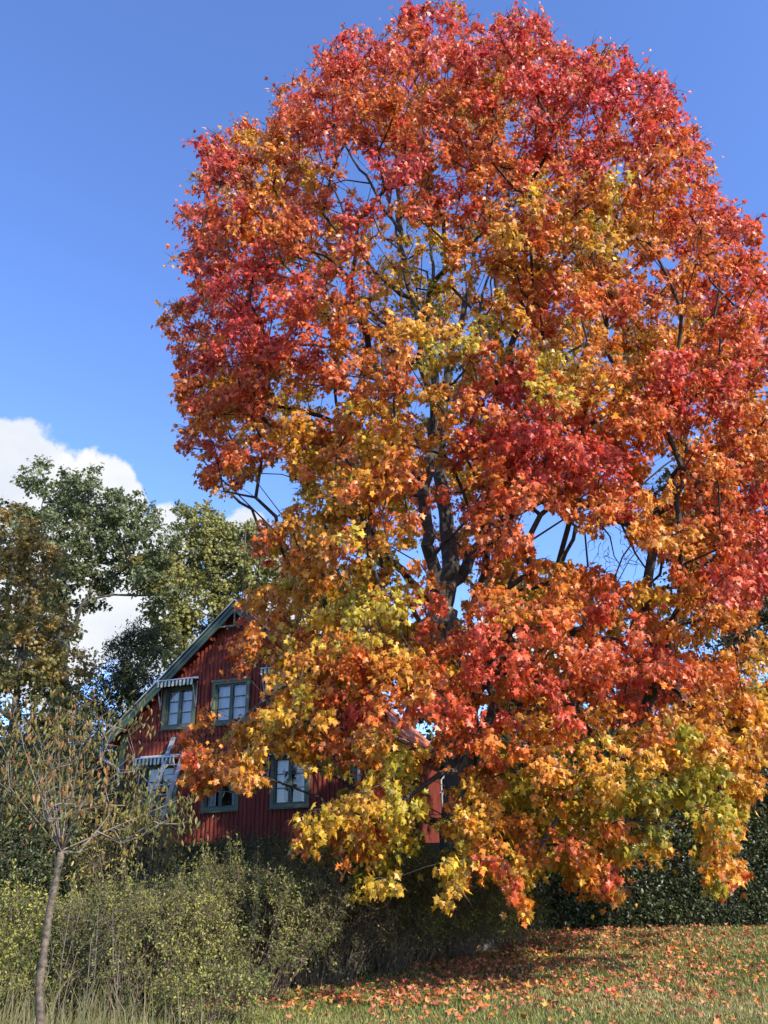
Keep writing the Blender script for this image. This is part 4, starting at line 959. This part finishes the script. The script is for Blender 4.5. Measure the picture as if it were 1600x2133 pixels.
# ------------------------------------------------------------------ sapling
def sapling():
    Y0 = 5.0
    base = at(76, 2362, Y0); base[2] = 0.0
    fork = at(128, 1775, Y0)
    t = thing('cherry_sapling', 'young cherry sapling with thin leaning trunk and sparse leaves', 'tree', tuple(base))
    tp = [base-np.array([0, 0, .1]), at(86, 2230, Y0), at(92, 2110, Y0), at(104, 1980, Y0), at(116, 1860, Y0), fork]
    limbs = [(tp, [.030, .026, .024, .021, .019, .021])]
    ends = [(20, 1640), (50, 1560), (95, 1520), (120, 1470), (150, 1490), (175, 1520), (200, 1590), (215, 1640), (75, 1500), (30, 1500)]
    for (ex, ey) in ends:
        yy = Y0+rng.uniform(-.6, .6); mx_ = 128+(ex-128)*.45+rng.normal()*6; my_ = 1775+(ey-1775)*.5
        limbs.append((pl_((128, 1772, Y0), (mx_, my_, (Y0+yy)/2), (ex, ey, yy)), [.007, .0035, .0012]))
    limbs.append((pl_((128, 1772, Y0), (180, 1720, Y0), (240, 1690, Y0+.1), (310, 1675, Y0+.3), (385, 1660, Y0+.5)), [.007, .005, .003, .002, .001]))
    T = []
    for _ in range(210):
        a = rng.uniform(-20, 300); b = rng.uniform(1460, 1720)
        if b > 1775-abs(a-128)*1.0: continue
        T.append(at(a, b, Y0+rng.normal()*.45))
    for _ in range(60): T.append(at(rng.uniform(225, 400), rng.uniform(1650, 1730)+rng.normal()*10, Y0+.3+rng.normal()*.2))
    T = np.array(T)
    A, par, mr_, cnt = grow(limbs, T, base, lean=.2, step=.12, sag=.12, jit=.2)
    A = A + 0; rad = np.maximum(.0010*np.power(np.maximum(cnt, .6), .5), mr_)
    st = MB(); n0 = grow.n0
    tq = np.linspace(0, n0-1, 90); tp_ = np.stack([np.interp(tq, range(n0), (A[:n0]-base)[:, i]) for i in range(3)], 1)
    kn = np.interp(tq, range(n0), mr_[:n0])*(1+.06*rng.normal(size=90)+.22*(rng.uniform(size=90) < .05)+.5*np.exp(-tp_[:, 2]*9))
    st.tube(tp_, kn, 12); v_ = st.v[0]; v_[:] += rng.normal(size=v_.shape)*.0008; st.build('trunk', M['sapbark'], t, True)
    br = MB(); P2 = par.copy(); P2[:n0] = np.where(P2[:n0] < 0, -1, P2[:n0])
    keep = np.arange(len(A)) >= n0; Ak = (A-base)[keep]; idm = -np.ones(len(A), int); idm[keep] = np.arange(keep.sum()); p3 = []; ex = []; er = []
    for i, p_ in zip(np.where(keep)[0], par[keep]):
        if p_ >= n0: p3.append(idm[p_])
        else: ex.append(A[p_]-base); er.append(rad[i]); p3.append(len(Ak)+len(ex)-1)
    skin(br, np.vstack([Ak, np.array(ex)]), np.array(p3+[-1]*len(ex)), np.concatenate([rad[keep], er])); br.build('branches', M['greytwig'], t)
    lf = MB(); k = 8; n = len(T)*k; P = np.repeat(T, k, 0)+rng.normal(size=(n, 3))*.075-base
    px, py = np.array([proj(q+base) for q in P]).T
    v = np.where(px > 240, rng.normal(.3, .2, n), rng.normal(.5, .3, n)); 
    col = ramp(v, [(0, (.10, .12, .03)), (.4, (.20, .17, .045)), (.75, (.30, .17, .05)), (1, (.34, .12, .05))])
    add_leaves(lf, P, rdir(n)*.5+np.array([0, 0, -1]), rdir(n)+np.array([.3, -.6, .2]), rng.uniform(.022, .050, n), col, 'lance', fold=.4, droop=.5)
    lf.build('crown', M['leaf'], t)
def pl_(*q): return [at(*p) for p in q]
sapling()

# ------------------------------------------------------------------ dry stalks and tall grass at the lower left
def dry_grass():
    mb = MB(); n = 2300
    x = rng.uniform(-5.6, -1.9, n); y = rng.uniform(7.6, 11.0, n)
    k = (x < -2.3+ (y-9)*-.15+rng.normal(size=n)*.25); x, y = x[k], y[k]; n = len(x)
    for i in range(n):
        z = float(height(x[i], y[i])); h = rng.uniform(.15, .75)*(1 if rng.uniform() < .3 else .5); l = rng.normal(size=2)*.22*h
        p0 = np.array([x[i], y[i], z]); p1 = p0+np.array([l[0]*.4, l[1]*.4, h*.6]); p2 = p0+np.array([l[0]*1.5, l[1]*1.5, h])
        wv = np.array([.0035, .0015, 0])*rng.uniform(.6, 1.6)
        mb.add([p0-wv, p0+wv, p1-wv*.7, p1+wv*.7, p2], [(0, 1, 3), (0, 3, 2), (2, 3, 4)], np.repeat([ramp(rng.uniform(), [(0, (.08, .10, .03)), (.5, (.14, .13, .05)), (1, (.26, .21, .11))])], 3, 0))
    o = mb.build('tall_dry_grass', M['grass']); o['kind'] = 'stuff'; tag(o, 'tall dry grass and straw round the sapling foot', 'dry grass')
dry_grass()
def stalks():
    spots = [(115, 1965, 10.2), (150, 1870, 10), (178, 1855, 10.4), (205, 1890, 10.1), (235, 1900, 10), (250, 1960, 9.8), (190, 1960, 9.6), (160, 1985, 9.5)]
    desc = ['short dry stalk against the sapling trunk', 'tall pale stalk close right of the sapling trunk', 'tallest dry stalk above the sunlit shrubs', 'thin dry stalk right of the tallest one', 'dry stalk bending right of the sunlit shrub', 'slanting straw coloured stalk nearest the green shrub', 'low straw stalk in front of the sunlit shrub', 'lowest dry stalk over the straw']
    for (px_, py_, Y_), l in zip(spots, desc):
        top = at(px_, py_, Y_); b = np.array([top[0]+rng.normal()*.12, Y_, float(height(top[0], Y_))]); t = thing('dry_stalk', l, 'plant', tuple(b), group='dry stalks right of the sapling')
        s_ = MB(); mid = (b+top)/2+rng.normal(size=3)*.03; q = np.array([b, mid, top])-b; tt_ = np.linspace(0, 2, 9); q = np.stack([np.interp(tt_, [0, 1, 2], q[:, i]) for i in range(3)], 1)
        s_.tube(q, np.linspace(.006, .003, 9), 5)
        for k_ in range(3, 9):
            d = rdir(1)[0]; d[2] = abs(d[2])+.4; s_.tube([q[k_], q[k_]+d*.10, q[k_]+d*.17+np.array([0, 0, .03])], [.003, .002, .001], 3)
        s_.build('stem', M['greytwig'], t)
stalks()
